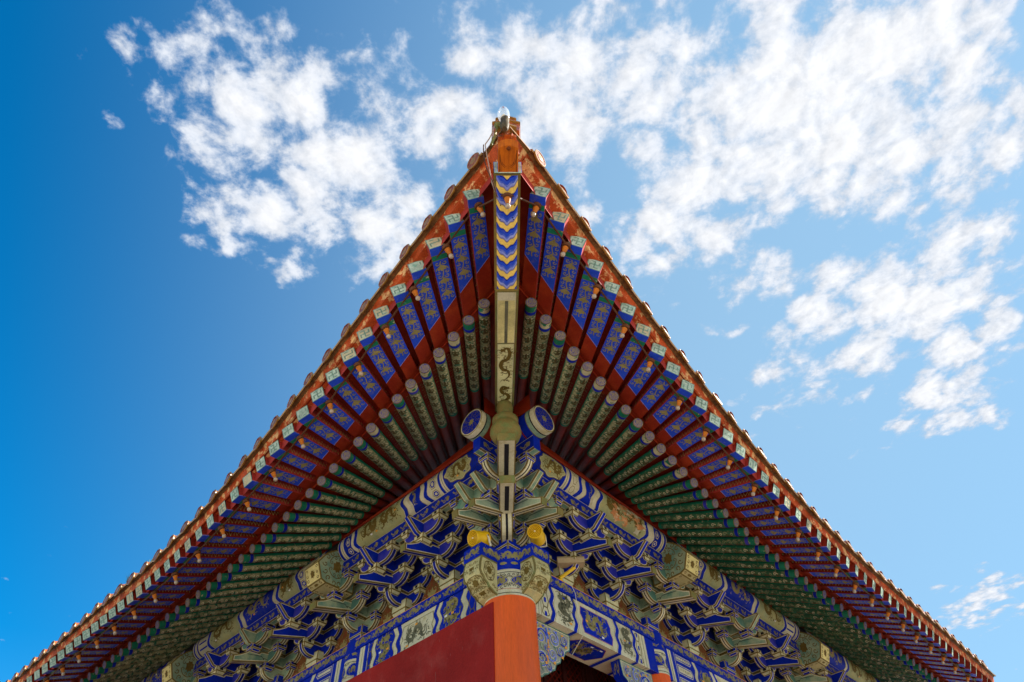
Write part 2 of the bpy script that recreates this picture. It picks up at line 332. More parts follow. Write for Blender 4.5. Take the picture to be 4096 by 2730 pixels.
def dragon(mb, x0, x1, y0, y1, F, mat, rnd, h=.003, flip=False, mat2=None, bs=1.0):
    """a coiling dragon filling the box: body, head, whiskers, legs with claws, tail, spine hairs, clouds"""
    W, H = x1 - x0, y1 - y0
    def P(x, y):
        if flip: x = 1 - x
        return (x0 + x * W, y0 + y * H)
    vert = H > W * 1.25
    key = [(.80, .70), (.88, .52), (.80, .34), (.66, .30), (.60, .50), (.56, .72), (.43, .78), (.34, .58), (.32, .34), (.21, .22), (.12, .36), (.13, .56), (.05, .68)]
    if vert: key = [(.5 + (a - .5) * 1.3, b) for a, b in [(.35, .88), (.60, .93), (.74, .80), (.62, .66), (.36, .62), (.24, .50), (.40, .38), (.66, .36), (.74, .24), (.54, .14), (.32, .12), (.22, .05)]]
    pts = []
    for i in range(len(key) - 1):
        p0, p1, p2, p3 = key[max(i - 1, 0)], key[i], key[i + 1], key[min(i + 2, len(key) - 1)]
        for k in range(5):
            t = k / 5
            pts.append(tuple(.5 * ((2 * p1[a]) + (-p0[a] + p2[a]) * t + (2 * p0[a] - 5 * p1[a] + 4 * p2[a] - p3[a]) * t * t + (-p0[a] + 3 * p1[a] - 3 * p2[a] + p3[a]) * t ** 3) for a in (0, 1)))
    pts.append(key[-1])
    m = min(W, H); bw = m * (.165 if not vert else .19) * bs
    Q = [P(*p) for p in pts]
    ribbon(mb, Q, lambda t: bw * (.8 + .5 * sin(pi * min(t * 1.25, 1)) - .75 * max(0, t - .55) / .45), F, mat, h)
    for i in range(3, len(Q) - 4, 3):       # spine hairs
        a, b = Q[i], Q[i + 1]; dx, dy = b[0] - a[0], b[1] - a[1]; l = hypot(dx, dy) or 1
        ribbon(mb, [(a[0] - dy / l * bw * .5, a[1] + dx / l * bw * .5), (a[0] - dy / l * bw * 1.0 - dx / l * bw * .4, a[1] + dx / l * bw * 1.0 - dy / l * bw * .4)], bw * .28, F, mat, h)
    hx, hy = Q[0]
    blob(mb, hx, hy, bw * 1.0, bw * .85, F, mat, h + .0004, 11, .25, .3, rnd)
    for k in range(6):
        a = rnd.uniform(0, 6.28); ribbon(mb, [(hx, hy), (hx + bw * 1.5 * cos(a), hy + bw * 1.4 * sin(a)), (hx + bw * 2.1 * cos(a + .5), hy + bw * 1.9 * sin(a + .5))], lambda t: bw * .3 * (1 - .7 * t), F, mat, h)
    for fr, sg in ((.18, 1), (.30, -1), (.55, 1), (.68, -1)):
        i = int(fr * (len(Q) - 1)); a = Q[i]; b = Q[i + 1]; dx, dy = b[0] - a[0], b[1] - a[1]; l = hypot(dx, dy) or 1
        nx, ny = -dy / l * sg, dx / l * sg
        kx, ky = a[0] + nx * bw * 1.25 + dx / l * bw * .5, a[1] + ny * bw * 1.25 + dy / l * bw * .5
        fx, fy = kx + nx * bw * .7 - dx / l * bw * .8, ky + ny * bw * .7 - dy / l * bw * .8
        ribbon(mb, [a, (kx, ky), (fx, fy)], lambda t: bw * (.5 - .22 * t), F, mat, h)
        for k in range(4):
            an = atan2(fy - ky, fx - kx) + (k - 1.5) * .6
            ribbon(mb, [(fx, fy), (fx + bw * .75 * cos(an), fy + bw * .75 * sin(an))], lambda t: bw * .2 * (1.2 - t), F, mat, h)
    for k in range(24):
        x, y = P(rnd.uniform(.03, .97), rnd.uniform(.06, .94)); a = rnd.uniform(0, 6.28)
        ribbon(mb, [(x, y), (x + bw * .6 * cos(a), y + bw * .5 * sin(a)), (x + bw * .9 * cos(a + .9), y + bw * .8 * sin(a + .9))], bw * .2, F, mat, h)
    if mat2:
        for k in range(2):
            x, y = P(rnd.uniform(.1, .9), rnd.choice((.12, .88, .5))); blob(mb, x, y, bw * .55, bw * .28, F, mat2[k % len(mat2)], h + .001, 8, .2, 0, rnd)
def clouds(mb, x0, x1, y0, y1, F, mat, rnd, pitch, h=.002):
    """row of gold cloud swirls on blue"""
    x = x0 + pitch * .3; H = y1 - y0
    while x < x1 - pitch * .4:
        a = rnd.uniform(.8, 1.2)
        blob(mb, x, y0 + H * rnd.uniform(.4, .6), pitch * .17 * a, H * .24, F, mat, h, 8, .15, rnd.uniform(0, 1), rnd)
        ribbon(mb, [(x, y0 + H * .5), (x + pitch * .2, y0 + H * .62), (x + pitch * .3, y0 + H * .38), (x + pitch * .5, y0 + H * .5), (x + pitch * .62, y0 + H * .68)], H * .11, F, mat, h)
        ribbon(mb, [(x + pitch * .1, y0 + H * .35), (x + pitch * .3, y0 + H * .22), (x + pitch * .42, y0 + H * .3)], H * .09, F, mat, h)
        x += pitch * rnd.uniform(.85, 1.15)
def small_dragons(mb, x0, x1, y0, y1, F, mat, rnd, pitch=.55, h=.002):
    x = x0; k = 0
    while x + pitch * .6 < x1:
        e = min(x + pitch, x1); dragon(mb, x, e, y0, y1, F, mat, rnd, h, k % 2 == 1); x = e + .02; k += 1
def box(mb, c, ex, ey, ez, mat):
    c, ex, ey, ez = Vector(c), Vector(ex), Vector(ey), Vector(ez)
    P = lambda a, b, d: c + ex * a + ey * b + ez * d
    for q in (((-1, -1, -1), (1, -1, -1), (1, 1, -1), (-1, 1, -1)), ((-1, -1, 1), (1, -1, 1), (1, 1, 1), (-1, 1, 1)), ((-1, -1, -1), (1, -1, -1), (1, -1, 1), (-1, -1, 1)),
              ((-1, 1, -1), (1, 1, -1), (1, 1, 1), (-1, 1, 1)), ((-1, -1, -1), (-1, 1, -1), (-1, 1, 1), (-1, -1, 1)), ((1, -1, -1), (1, 1, -1), (1, 1, 1), (1, -1, 1))):
        mb.face([P(*t) for t in q], mat)
def lathe(mb, c, ax, prof, k=20, mat='iron_brown', cap=True):
    """prof [(dist along ax, radius, optional mat)]"""
    ax = Vector(ax).normalized(); t = Vector((0, 0, 1)) if abs(ax.z) < .9 else Vector((1, 0, 0))
    e1 = ax.cross(t).normalized(); e2 = ax.cross(e1); c = Vector(c)
    R = [[c + ax * p[0] + (e1 * cos(2 * pi * j / k) + e2 * sin(2 * pi * j / k)) * p[1] for j in range(k)] for p in prof]
    for i in range(len(prof) - 1):
        m = prof[i + 1][2] if len(prof[i + 1]) > 2 else mat
        for j in range(k): mb.face([R[i][j], R[i][(j + 1) % k], R[i + 1][(j + 1) % k], R[i + 1][j]], m)
    if cap:
        for q, p in ((R[0], prof[0]), (R[-1], prof[-1])):
            if p[1] > 1e-4: mb.face(q, p[2] if len(p) > 2 else mat)
def tube(mb, pts, r, mat, k=6):
    pts = [Vector(p) for p in pts]; R = []
    for i, p in enumerate(pts):
        d = (pts[min(i + 1, len(pts) - 1)] - pts[max(i - 1, 0)]).normalized()
        t = Vector((0, 0, 1)) if abs(d.z) < .9 else Vector((1, 0, 0)); e1 = d.cross(t).normalized(); e2 = d.cross(e1)
        R.append([p + (e1 * cos(2 * pi * j / k) + e2 * sin(2 * pi * j / k)) * r for j in range(k)])
    for i in range(len(pts) - 1):
        for j in range(k): mb.face([R[i][j], R[i][(j + 1) % k], R[i + 1][(j + 1) % k], R[i + 1][j]], mat)
    mb.face(R[0], mat); mb.face(R[-1], mat)
def zig(y, k=2.0, n=4):
    """stepped lobed boundary 0..1"""
    return (.5 - .5 * cos(2 * pi * y * k)) * .8 + .2 * (1 - abs(2 * ((y * k) % 1) - 1))
def sections(mb, F, ys, bounds):
    """vertical-ish coloured sections along x: bounds [(x, amp, mat to the right)], ys list of 2D y samples mapped by F"""
    n = len(ys)
    for i in range(len(bounds) - 1):
        (x0, a0, m), (x1, a1, _) = bounds[i], bounds[i + 1]
        for j in range(n - 1):
            p = [(x0 + a0 * zig(j / (n - 1))), (x1 + a1 * zig(j / (n - 1))), (x1 + a1 * zig((j + 1) / (n - 1))), (x0 + a0 * zig((j + 1) / (n - 1)))]
            k = max(1, int((p[1] - p[0]) / .5))
            for q in range(k):
                l = lambda a, b, t: a + (b - a) * t
                mb.face([F(l(p[0], p[1], q / k), ys[j], 0), F(l(p[0], p[1], (q + 1) / k), ys[j], 0), F(l(p[3], p[2], (q + 1) / k), ys[j + 1], 0), F(l(p[3], p[2], q / k), ys[j + 1], 0)], m)

# measured ends of the rafters: (along wall, out from wall, height)
FLY_R = [(-3.295, 3.78, 6.492), (-2.936, 3.731, 6.442), (-2.575, 3.683, 6.394), (-2.211, 3.636, 6.347), (-1.844, 3.589, 6.301), (-1.476, 3.544, 6.256), (-1.107, 3.5, 6.212), (-0.737, 3.458, 6.169), (-0.366, 3.417, 6.129), (0.005, 3.379, 6.09), (0.377, 3.342, 6.053), (0.749, 3.307, 6.018), (1.122, 3.274, 5.985), (1.494, 3.243, 5.954), (1.867, 3.214, 5.925), (2.24, 3.187, 5.898), (2.611, 3.162, 5.874), (2.982, 3.14, 5.852), (3.352, 3.121, 5.832), (3.719, 3.104, 5.816), (4.084, 3.09, 5.802), (4.447, 3.079, 5.791), (4.807, 3.071, 5.782), (5.164, 3.065, 5.776), (5.519, 3.061, 5.772), (5.872, 3.053, 5.764), (6.224, 3.053, 5.764), (6.574, 3.053, 5.764), (6.923, 3.053, 5.764), (7.272, 3.053, 5.764), (7.62, 3.053, 5.764), (7.968, 3.053, 5.764), (8.316, 3.053, 5.764), (8.665, 3.053, 5.764), (9.014, 3.053, 5.764), (9.364, 3.053, 5.764), (9.715, 3.053, 5.764), (10.068, 3.053, 5.764), (10.422, 3.053, 5.764), (10.778, 3.053, 5.764), (11.134, 3.053, 5.764), (11.491, 3.053, 5.764), (11.849, 3.053, 5.764), (12.198, 3.053, 5.764), (12.546, 3.053, 5.764), (12.894, 3.053, 5.764)]
RND_R = [(-2.331, 2.734, 6.378), (-2.028, 2.701, 6.345), (-1.723, 2.669, 6.312), (-1.417, 2.636, 6.28), (-1.109, 2.605, 6.248), (-0.801, 2.573, 6.217), (-0.492, 2.542, 6.186), (-0.182, 2.511, 6.155), (0.127, 2.481, 6.125), (0.436, 2.452, 6.096), (0.746, 2.424, 6.068), (1.055, 2.397, 6.041), (1.366, 2.372, 6.016), (1.677, 2.349, 5.993), (1.991, 2.329, 5.973), (2.309, 2.311, 5.955), (2.63, 2.295, 5.939), (2.957, 2.282, 5.926), (3.29, 2.271, 5.915), (3.629, 2.261, 5.905), (3.973, 2.254, 5.897), (4.321, 2.247, 5.891), (4.673, 2.243, 5.887), (5.026, 2.239, 5.883), (5.38, 2.237, 5.881), (5.734, 2.238, 5.882), (6.088, 2.238, 5.882), (6.44, 2.238, 5.882), (6.791, 2.238, 5.882), (7.142, 2.238, 5.882), (7.491, 2.238, 5.882), (7.839, 2.238, 5.882), (8.186, 2.238, 5.882), (8.532, 2.238, 5.882), (8.877, 2.238, 5.882), (9.222, 2.238, 5.882), (9.566, 2.238, 5.882), (9.911, 2.238, 5.882), (10.256, 2.238, 5.882), (10.601, 2.238, 5.882), (10.948, 2.238, 5.882), (11.295, 2.238, 5.882), (11.643, 2.238, 5.882), (11.991, 2.238, 5.882), (12.34, 2.238, 5.882), (12.688, 2.238, 5.882)]
FLY_L = [(-3.215, 3.789, 6.531), (-2.857, 3.748, 6.49), (-2.494, 3.705, 6.446), (-2.127, 3.659, 6.401), (-1.756, 3.613, 6.355), (-1.382, 3.567, 6.309), (-1.005, 3.52, 6.262), (-0.626, 3.475, 6.216), (-0.246, 3.43, 6.172), (0.135, 3.386, 6.128), (0.516, 3.344, 6.086), (0.897, 3.304, 6.046), (1.276, 3.265, 6.007), (1.655, 3.229, 5.971), (2.032, 3.194, 5.936), (2.407, 3.162, 5.904), (2.778, 3.132, 5.874), (3.145, 3.106, 5.848), (3.506, 3.082, 5.824), (3.859, 3.063, 5.805), (4.203, 3.047, 5.789), (4.539, 3.034, 5.776), (4.866, 3.024, 5.766), (5.188, 3.017, 5.759), (5.505, 3.012, 5.754), (5.823, 3.014, 5.756), (6.143, 3.014, 5.756), (6.467, 3.014, 5.756), (6.797, 3.014, 5.756), (7.134, 3.014, 5.756), (7.477, 3.014, 5.756), (7.826, 3.014, 5.756), (8.179, 3.014, 5.756), (8.535, 3.014, 5.756), (8.894, 3.014, 5.756), (9.254, 3.014, 5.756), (9.616, 3.014, 5.756), (9.978, 3.014, 5.756), (10.326, 3.014, 5.756), (10.674, 3.014, 5.756), (11.023, 3.014, 5.756), (11.371, 3.014, 5.756), (11.72, 3.014, 5.756), (12.068, 3.014, 5.756), (12.416, 3.014, 5.756), (12.765, 3.014, 5.756)]
RND_L = [(-2.305, 2.726, 6.4), (-1.998, 2.698, 6.372), (-1.69, 2.669, 6.344), (-1.38, 2.639, 6.314), (-1.07, 2.608, 6.282), (-0.758, 2.576, 6.251), (-0.445, 2.544, 6.218), (-0.13, 2.512, 6.186), (0.186, 2.48, 6.155), (0.504, 2.45, 6.124), (0.823, 2.42, 6.094), (1.144, 2.392, 6.066), (1.467, 2.365, 6.039), (1.793, 2.34, 6.014), (2.121, 2.316, 5.99), (2.451, 2.294, 5.968), (2.784, 2.274, 5.948), (3.12, 2.255, 5.93), (3.459, 2.239, 5.913), (3.8, 2.225, 5.899), (4.144, 2.214, 5.888), (4.49, 2.205, 5.879), (4.839, 2.198, 5.872), (5.189, 2.194, 5.868), (5.541, 2.192, 5.866), (5.894, 2.2, 5.874), (6.248, 2.2, 5.874), (6.603, 2.2, 5.874), (6.957, 2.2, 5.874), (7.311, 2.2, 5.874), (7.664, 2.2, 5.874), (8.014, 2.2, 5.874), (8.361, 2.2, 5.874), (8.704, 2.2, 5.874), (9.041, 2.2, 5.874), (9.371, 2.2, 5.874), (9.719, 2.2, 5.874), (10.067, 2.2, 5.874), (10.416, 2.2, 5.874), (10.764, 2.2, 5.874), (11.113, 2.2, 5.874), (11.461, 2.2, 5.874), (11.809, 2.2, 5.874), (12.158, 2.2, 5.874), (12.506, 2.2, 5.874), (12.855, 2.2, 5.874)]
TIP_D = [(1.208, -1.234, 0.57), (1.194, -1.251, 0.586), (1.179, -1.269, 0.603), (1.161, -1.289, 0.619), (1.14, -1.308, 0.634), (1.112, -1.325, 0.647), (1.076, -1.339, 0.658), (1.032, -1.35, 0.667), (0.978, -1.358, 0.673), (0.913, -1.362, 0.676), (0.834, -1.362, 0.676), (0.732, -1.356, 0.671), (0.605, -1.343, 0.66), (0.462, -1.329, 0.648), (0.33, -1.319, 0.64), (0.182, -1.318, 0.639), (0.092, -1.324, 0.644), (0.04, -1.335, 0.652), (0.013, -1.348, 0.662), (0, -1.361, 0.672), (0, -1.376, 0.684), (0, -1.391, 0.694), (0, -1.404, 0.703), (0, -1.412, 0.709), (0, -1.417, 0.712), (0, -1.43, 0.713), (0, -1.43, 0.713), (0, -1.43, 0.713), (0, -1.43, 0.713), (0, -1.43, 0.713), (0, -1.43, 0.713), (0, -1.43, 0.713), (0, -1.43, 0.713), (0, -1.43, 0.713), (0, -1.43, 0.713), (0, -1.43, 0.713), (0, -1.43, 0.713), (0, -1.43, 0.713), (0, -1.43, 0.713), (0, -1.43, 0.713), (0, -1.43, 0.713), (0, -1.43, 0.713), (0, -1.43, 0.713), (0, -1.43, 0.713), (0, -1.43, 0.713), (0, -1.43, 0.713)]

# ------------------------------------------------------------------ the hall: one thing, everything built on is its part
GROUND_Z = -1.6
hall = tag(empty('temple_hall', (0, 0, GROUND_Z)), 'painted Chinese temple hall whose upturned eave corner points at the viewer', 'temple')
class HallSpace:
    pass
def part(mb, name, smooth=None, parent=None):
    o = mb.build(name, None, smooth)
    p = parent or hall
    o.parent = p
    if p.type == 'EMPTY': o.matrix_parent_inverse = Matrix.Translation(-wpos(p))
    else: o.matrix_parent_inverse = Matrix()
    return o
def wpos(p):
    v = Vector((0, 0, 0))
    while p: v += p.location; p = p.parent
    return v
UP = Vector((0, 0, 1))
TAB = {1: (FLY_R, RND_R), -1: (FLY_L, RND_L)}
RR_ = .0745; FH0 = .077
def tl(tab, t):
    """table at float rafter index (1-based), extrapolated"""
    n = len(tab); i = max(0, min(n - 2, int(math.floor(t - 1)))); f = t - 1 - i
    return tuple(tab[i][k] + (tab[i + 1][k] - tab[i][k]) * f for k in range(3))
def eave(side, t, which=0):
    W = WR(side); P = W(*tl(TAB[side][which], t)); A = W(*tl(TAB[side][which], t - .5)); B = W(*tl(TAB[side][which], t + .5))
    tan = (B - A).normalized(); out = tan.cross(UP).normalized()
    if out.dot(W(0, 1, 0)) < 0: out = -out
    return P, tan, out
def frame(side, i):
    W = WR(side); fe = Vector(FLY_R[i] if side > 0 else FLY_L[i]); re = Vector(RND_R[i] if side > 0 else RND_L[i]); td = Vector(TIP_D[i])
    E = W(*re); I = W(*(re + td)); a = (I - E).normalized(); b = a.cross(UP).normalized(); n = a.cross(b)
    if n.z > 0: n = -n
    return W(*fe), E, a, b, n, (I - E).length
NR = 46
FRET = [[(-.72, -.80), (0, -.80)], [(0, -.90), (0, .90)], [(0, .80), (.72, .80)], [(-.80, .80), (-.80, 0)], [(-.90, 0), (.90, 0)], [(.80, 0), (.80, -.80)]]
for side in (1, -1):
    W = WR(side)
    for i in range(NR):
        rnd = random.Random(100 * side + i)
        FE, E, a, b, n, Lt = frame(side, i)
        far = i > 24
        # --- round rafter
        mb = MB(); k = 18
        def FC(s, y, h): th = y / RR_; return E + a * s + (n * cos(th) + b * sin(th)) * (RR_ + h)
        worn = (side > 0 and i < 14) or (side < 0 and i < 11 and rnd.random() < .8)
        ring = 'green_band' if (not worn or rnd.random() < .25) else 'green_worn'
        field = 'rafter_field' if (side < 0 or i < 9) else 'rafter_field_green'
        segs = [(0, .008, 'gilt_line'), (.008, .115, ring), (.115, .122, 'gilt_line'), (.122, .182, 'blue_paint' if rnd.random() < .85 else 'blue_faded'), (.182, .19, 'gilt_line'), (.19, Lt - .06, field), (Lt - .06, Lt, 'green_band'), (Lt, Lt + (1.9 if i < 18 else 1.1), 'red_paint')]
        for s0, s1, m in segs:
            for j in range(k):
                t0, t1 = 2 * pi * j / k * RR_, 2 * pi * (j + 1) / k * RR_
                mm = 'red_paint' if (cos((t0 + t1) / 2 / RR_) < -.35) else m
                if m == field and cos((t0 + t1) / 2 / RR_) < .25 and mm == m: mm = 'green_band'
                mb.face([FC(s0, t0, 0), FC(s1, t0, 0), FC(s1, t1, 0), FC(s0, t1, 0)], mm)
        R3 = [FC(0, 2 * pi * j / k * RR_, 0) for j in range(k)]; R2 = [E + (p - E) * .9 for p in R3]
        for j in range(k): mb.face([R3[j], R3[(j + 1) % k], R2[(j + 1) % k], R2[j]], 'gilt_line')
        mb.face(R2, 'disc_purple')
        FD = lambda x, y, h: E - a * h + b * x + n * y
        for r in ((.058, .042, .026, .012) if not far else (.05, .028)):
            pts = [(r * cos(t * .7 + r * 90) * (1 + .1 * sin(4 * t)), r * sin(t * .7 + r * 90) * (1 + .1 * sin(4 * t))) for t in range(9)]
            ribbon(mb, pts, .008, FD, 'squiggle', .0015)
        npitch = .20
        nn = int((Lt - .3) / npitch)
        for q in range(nn):
            x = .20 + (Lt - .29) * (q + .5) / nn; dx = (Lt - .29) / nn
            blob(mb, x, 0, dx * .32, RR_ * .66, FC, 'rafter_flower', .0022, 12, .14, rnd.random(), rnd)
            if not far or q % 2 == 0:
                for s in (-1, 1):
                    cm = 'rafter_scroll' if (side < 0 or i < 12 or rnd.random() < .5) else 'rafter_field'
                    ribbon(mb, curl(x - dx * .34, s * RR_ * .62, RR_ * .42, -s * pi / 2, .95, 9, s), .0125, FC, cm, .002)
                    ribbon(mb, curl(x + dx * .30, s * RR_ * .75, RR_ * .36, s * pi / 2, .9, 8, -s), .011, FC, cm, .002)
                    ribbon(mb, [(x - dx * .2, s * RR_ * .2), (x + dx * .1, s * RR_ * .9), (x + dx * .3, s * RR_ * 1.1)], .011, FC, cm, .0018)
        part(mb, 'round_rafter', 40)
        # --- flying rafter
        tgt = E - n * .19
        af = (tgt - FE).normalized(); _, tan, _ = eave(side, i + 1)
        bf = (tan - af * tan.dot(af)).normalized(); nf = af.cross(bf); ro = math.radians(9) * max(0, 1 - i / 12) * (1 if nf.z < 0 else -1)
        bf = (Matrix.Rotation(ro * (1 if (bf.cross(nf)).dot(af) > 0 else -1), 3, af) @ bf).normalized() if False else (bf - UP * math.tan(math.radians(9)) * max(0, 1 - i / 12)).normalized(); bf = (bf - af * bf.dot(af)).normalized(); nf = af.cross(bf)
        if nf.z > 0: nf = -nf
        LF = (tgt - FE).length; L = LF + .18
        FH = .077 + .010 * max(0, 1 - i / 9); FW = .093
        ks = max(-1.6, min(1.6, tan.dot(af) / (tan.dot(bf) or 1e-6)))
        mb = MB()
        def FB(s, y, h): return FE + af * s + bf * y + nf * (FH + h)
        Lb = LF * (.66 + .24 * min(i / 20, 1))
        cuts = [(0, 0, 'blue_rafter'), (.105, 0, 'gilt_line'), (.111, 0, 'green_band'), (.175, 0, 'gilt_line'), (.181, 0, 'blue_rafter'), (Lb, ks, 'pale_blue'), (Lb + .008, ks, 'red_board'), (L, 0, None)]
        for (s0, k0, m), (s1, k1, _) in zip(cuts, cuts[1:]):
            mb.face([FB(s0 - FW * k0, -FW, 0), FB(s0 + FW * k0, FW, 0), FB(s1 + FW * k1, FW, 0), FB(s1 - FW * k1, -FW, 0)], m)
        for sg in (-1, 1):
            FS = lambda s, y, h: FE + af * s + bf * sg * (FW + h) + nf * y
            mb.face([FS(0, FH, 0), FS(L, FH, 0), FS(L, -FH, 0), FS(0, -FH, 0)], 'red_side' if i < 16 else 'red_paint')
            mb.face([FS(0, FH, .0006), FS(.10, FH, .0006), FS(.10, FH * .86, .0006), FS(0, FH * .86, .0006)], 'lavender')
            z = [(.2 + (L - .3) * q / 26 + rnd.uniform(-.006, .006), FH * (.1 + (.55 if q % 2 else -.5) * rnd.uniform(.6, 1.1))) for q in range(27)]
            ribbon(mb, z, .017, FS, 'squiggle', .0012)
        if Lb - .19 > .1:
            vine(mb, .20, Lb - .05 - .07 * abs(ks) * .6, 0, FW * .92, FB, 'olive_ornament', .20 if not far else .3, .26, .09, .0016, True, rnd)
        rake = lambda y: af * (.022 * (y - 1) * .5)
        e = [FE + bf * x * FW + nf * y * FH + rake(-y * -1) for x, y in ((-1, -1), (1, -1), (1, 1), (-1, 1))]
        bad = rnd.random() < .10 or (side < 0 and i in (14, 24))
        panel(mb, e, [(.010, 'end_green_line'), (.004, 'end_green')], 'end_worn' if bad else 'end_green')
        if not (side < 0 and i == 14):
            FN = lambda x, y, h: FE - af * h + bf * x * FW * .82 * side + nf * y * FH * .82 + rake(y * .82)
            faded = rnd.random() < .25
            for st in FRET:
                if faded and rnd.random() < .45: continue
                ribbon(mb, [(x * .92, y * .92) for x, y in st], .21, FN, 'end_green_line', .0015)
        part(mb, 'flying_rafter')
        # --- deck boards are shared, built below
    # --- red boarding above the rafters
    mb = MB(); mf = MB(); ml = MB()
    rows = []; frows = []; lrows = []
    for t in [-.2] + [1 + q for q in range(NR)]:
        i = max(0, int(t - 1)) if t >= 1 else 0
        FE, E, a, b, n, Lt = frame(side, i)
        if t < 1:
            P, tan, out = eave(side, t, 1); E = P; FE = eave(side, t, 0)[0]
        rows.append([E - n * (RR_ + .004) + a * s for s in (-.01, .8, 1.6, Lt + (2.0 if t < 19 else 1.15))])
        tgt = E - n * .19; af = (tgt - FE).normalized(); LF = (tgt - FE).length
        nf = af.cross(af.cross(UP));  nf = nf if nf.z < 0 else -nf; FH = .077 + .010 * max(0, 1 - i / 9)
        frows.append([FE - nf * (FH + .003) + af * s for s in (-.01, .4, LF + .2)])
        lrows.append([E - n * (RR_ - .03) + a * .05, E - n * .21 + a * .05, FE + nf * FH * .98 + af * .07, FE - nf * FH + af * .07])
    for r0, r1 in zip(rows, rows[1:]):
        for q in range(3): mb.face([r0[q], r0[q + 1], r1[q + 1], r1[q]], 'red_board')
    for r0, r1 in zip(frows, frows[1:]):
        for q in range(2): mf.face([r0[q], r0[q + 1], r1[q + 1], r1[q]], 'red_board')
    for r0, r1 in zip(lrows, lrows[1:]):
        ml.face([r0[0], r0[1], r1[1], r1[0]], 'red_board'); ml.face([r0[2], r0[3], r1[3], r1[2]], 'red_side')
    rnd = random.Random(77 + side)
    for i in range(NR - 1):
        r0, r1 = rows[i + 1], rows[i + 2]
        if i > 30: continue
        dn = frame(side, i)[4]
        FQ = lambda x, y, h: (r0[0].lerp(r0[2], x)).lerp(r1[0].lerp(r1[2], x), .5 + y) + dn * h
        ribbon(mb, [(.10 + .8 * q / 30, (.16 if q % 2 else -.16) * rnd.uniform(.6, 1.2)) for q in range(31)], .0075, lambda x, y, h: FQ(x, y, h), 'squiggle', .006)
    part(mb, 'roof_boarding', 50); part(mf, 'eave_boarding', 50); part(ml, 'blocking_board', 50)
    # --- fascia, mortar, tile edge and roof slope
    mb = MB(); me = MB(); mr = MB(); prev = None; FH = FH0
    ts = [0.0 + .25 * q for q in range(int(NR / .25) - 1)]
    rnd = random.Random(5 + side)
    for q, t in enumerate(ts):
        P, tan, out = eave(side, t)
        wob = rnd.uniform(-.004, .004)
        drip = .020 * abs(sin(q * 1.0 * pi / 5.2))
        c = [P + UP * (FH + .002) - out * .05, P + UP * (FH + .004) + out * .045, P + UP * .195 + out * (.085 + wob), P + UP * (.205 + wob) + out * (.12 + wob * 2), P + UP * (.198 - drip) + out * .150, P + UP * (.215 - drip) + out * .163, P + UP * .245 + out * .13]
        W_ = WR(side); uv = tl(TAB[side][0], t); uu, vv = uv[0], uv[1]
        w = max(0.02, min(uu + vv, 12.0)); h0 = c[6]
        sl = [h0 + (W_(0, -w * f, 0)) + UP * (w * f * (.42 + .10 * f)) for f in (.25, .5, .75, 1)]
        if prev:
            p = prev
            mb.face([p[0], p[1], c[1], c[0]], 'red_fascia'); mb.face([p[1], p[2], c[2], c[1]], 'red_fascia')
            me.face([p[2], p[3], c[3], c[2]], 'mortar_dark'); me.face([p[3], p[4], c[4], c[3]], 'mortar_dark'); me.face([p[4], p[5], c[5], c[4]], 'tile_rim'); me.face([p[5], p[6], c[6], c[5]], 'tile_glaze')
            ps = [p[6]] + psl; cs = [c[6]] + sl
            for j in range(4): mr.face([ps[j], ps[j + 1], cs[j + 1], cs[j]], 'tile_glaze')
        prev = c; psl = sl
    part(mb, 'fascia_board', 40); part(me, 'eave_tile_edge', 40); part(mr, 'roof_slope', 40)
    # --- round tile ends with their cover tiles
    u = -3.52 if side > 0 else -3.44; rnd = random.Random(9 + side); cap0 = None
    ulist = [q[0] for q in TAB[side][0]]
    while u < 12.2:
        t = 1 + (u - ulist[0]) / (ulist[1] - ulist[0]) if u < ulist[0] else None
        if t is None:
            for q in range(NR - 1):
                if ulist[q] <= u <= ulist[q + 1]: t = 1 + q + (u - ulist[q]) / (ulist[q + 1] - ulist[q]); break
        if t is None: break
        P, tan, out = eave(side, t)
        tilt = rnd.uniform(-.12, .12)
        ax = (out * 1.0 + UP * ((.10 if side > 0 else -.04) if u > -3.3 else -.15) + tan * tilt * .4).normalized(); c = P + out * .160 + UP * (.218 + rnd.uniform(-.012, .012))
        mb = MB()
        lathe(mb, c, ax, [(-.004, .100, 'tile_glaze'), (.014, .108, 'tile_rim'), (.020, .102, 'tile_rim'), (.020, .092, 'tile_rim'), (.015, .086, 'tile_face'), (.015, .055, 'tile_face'), (.020, .05, 'tile_face'), (.020, .012, 'tile_rim'), (.022, .001, 'tile_rim')], 22, 'tile_glaze')
        inn = (WR(side)(0, -1, 0) * 1.0 + UP * .42).normalized(); uu, vv, _ = tl(TAB[side][0], t)
        Lc = max(.12, min(1.5, (uu + vv) * .9))
        e1 = tan; e2 = inn.cross(e1).normalized(); e2 = e2 if e2.z > 0 else -e2
        st = c - ax * .004
        for q in range(8):
            A0, A1 = pi * q / 8 - .25, pi * (q + 1) / 8 - .25
            d0 = e1 * cos(A0 * 1.16) * .092 + e2 * sin(A0 * 1.16) * .092; d1 = e1 * cos(A1 * 1.16) * .092 + e2 * sin(A1 * 1.16) * .092
            mb.face([st + d0, st + d1, st + d1 + inn * Lc, st + d0 + inn * Lc], 'tile_glaze')
        part(mb, 'tile_end', 40)
        u += .455 + rnd.uniform(-.02, .02)
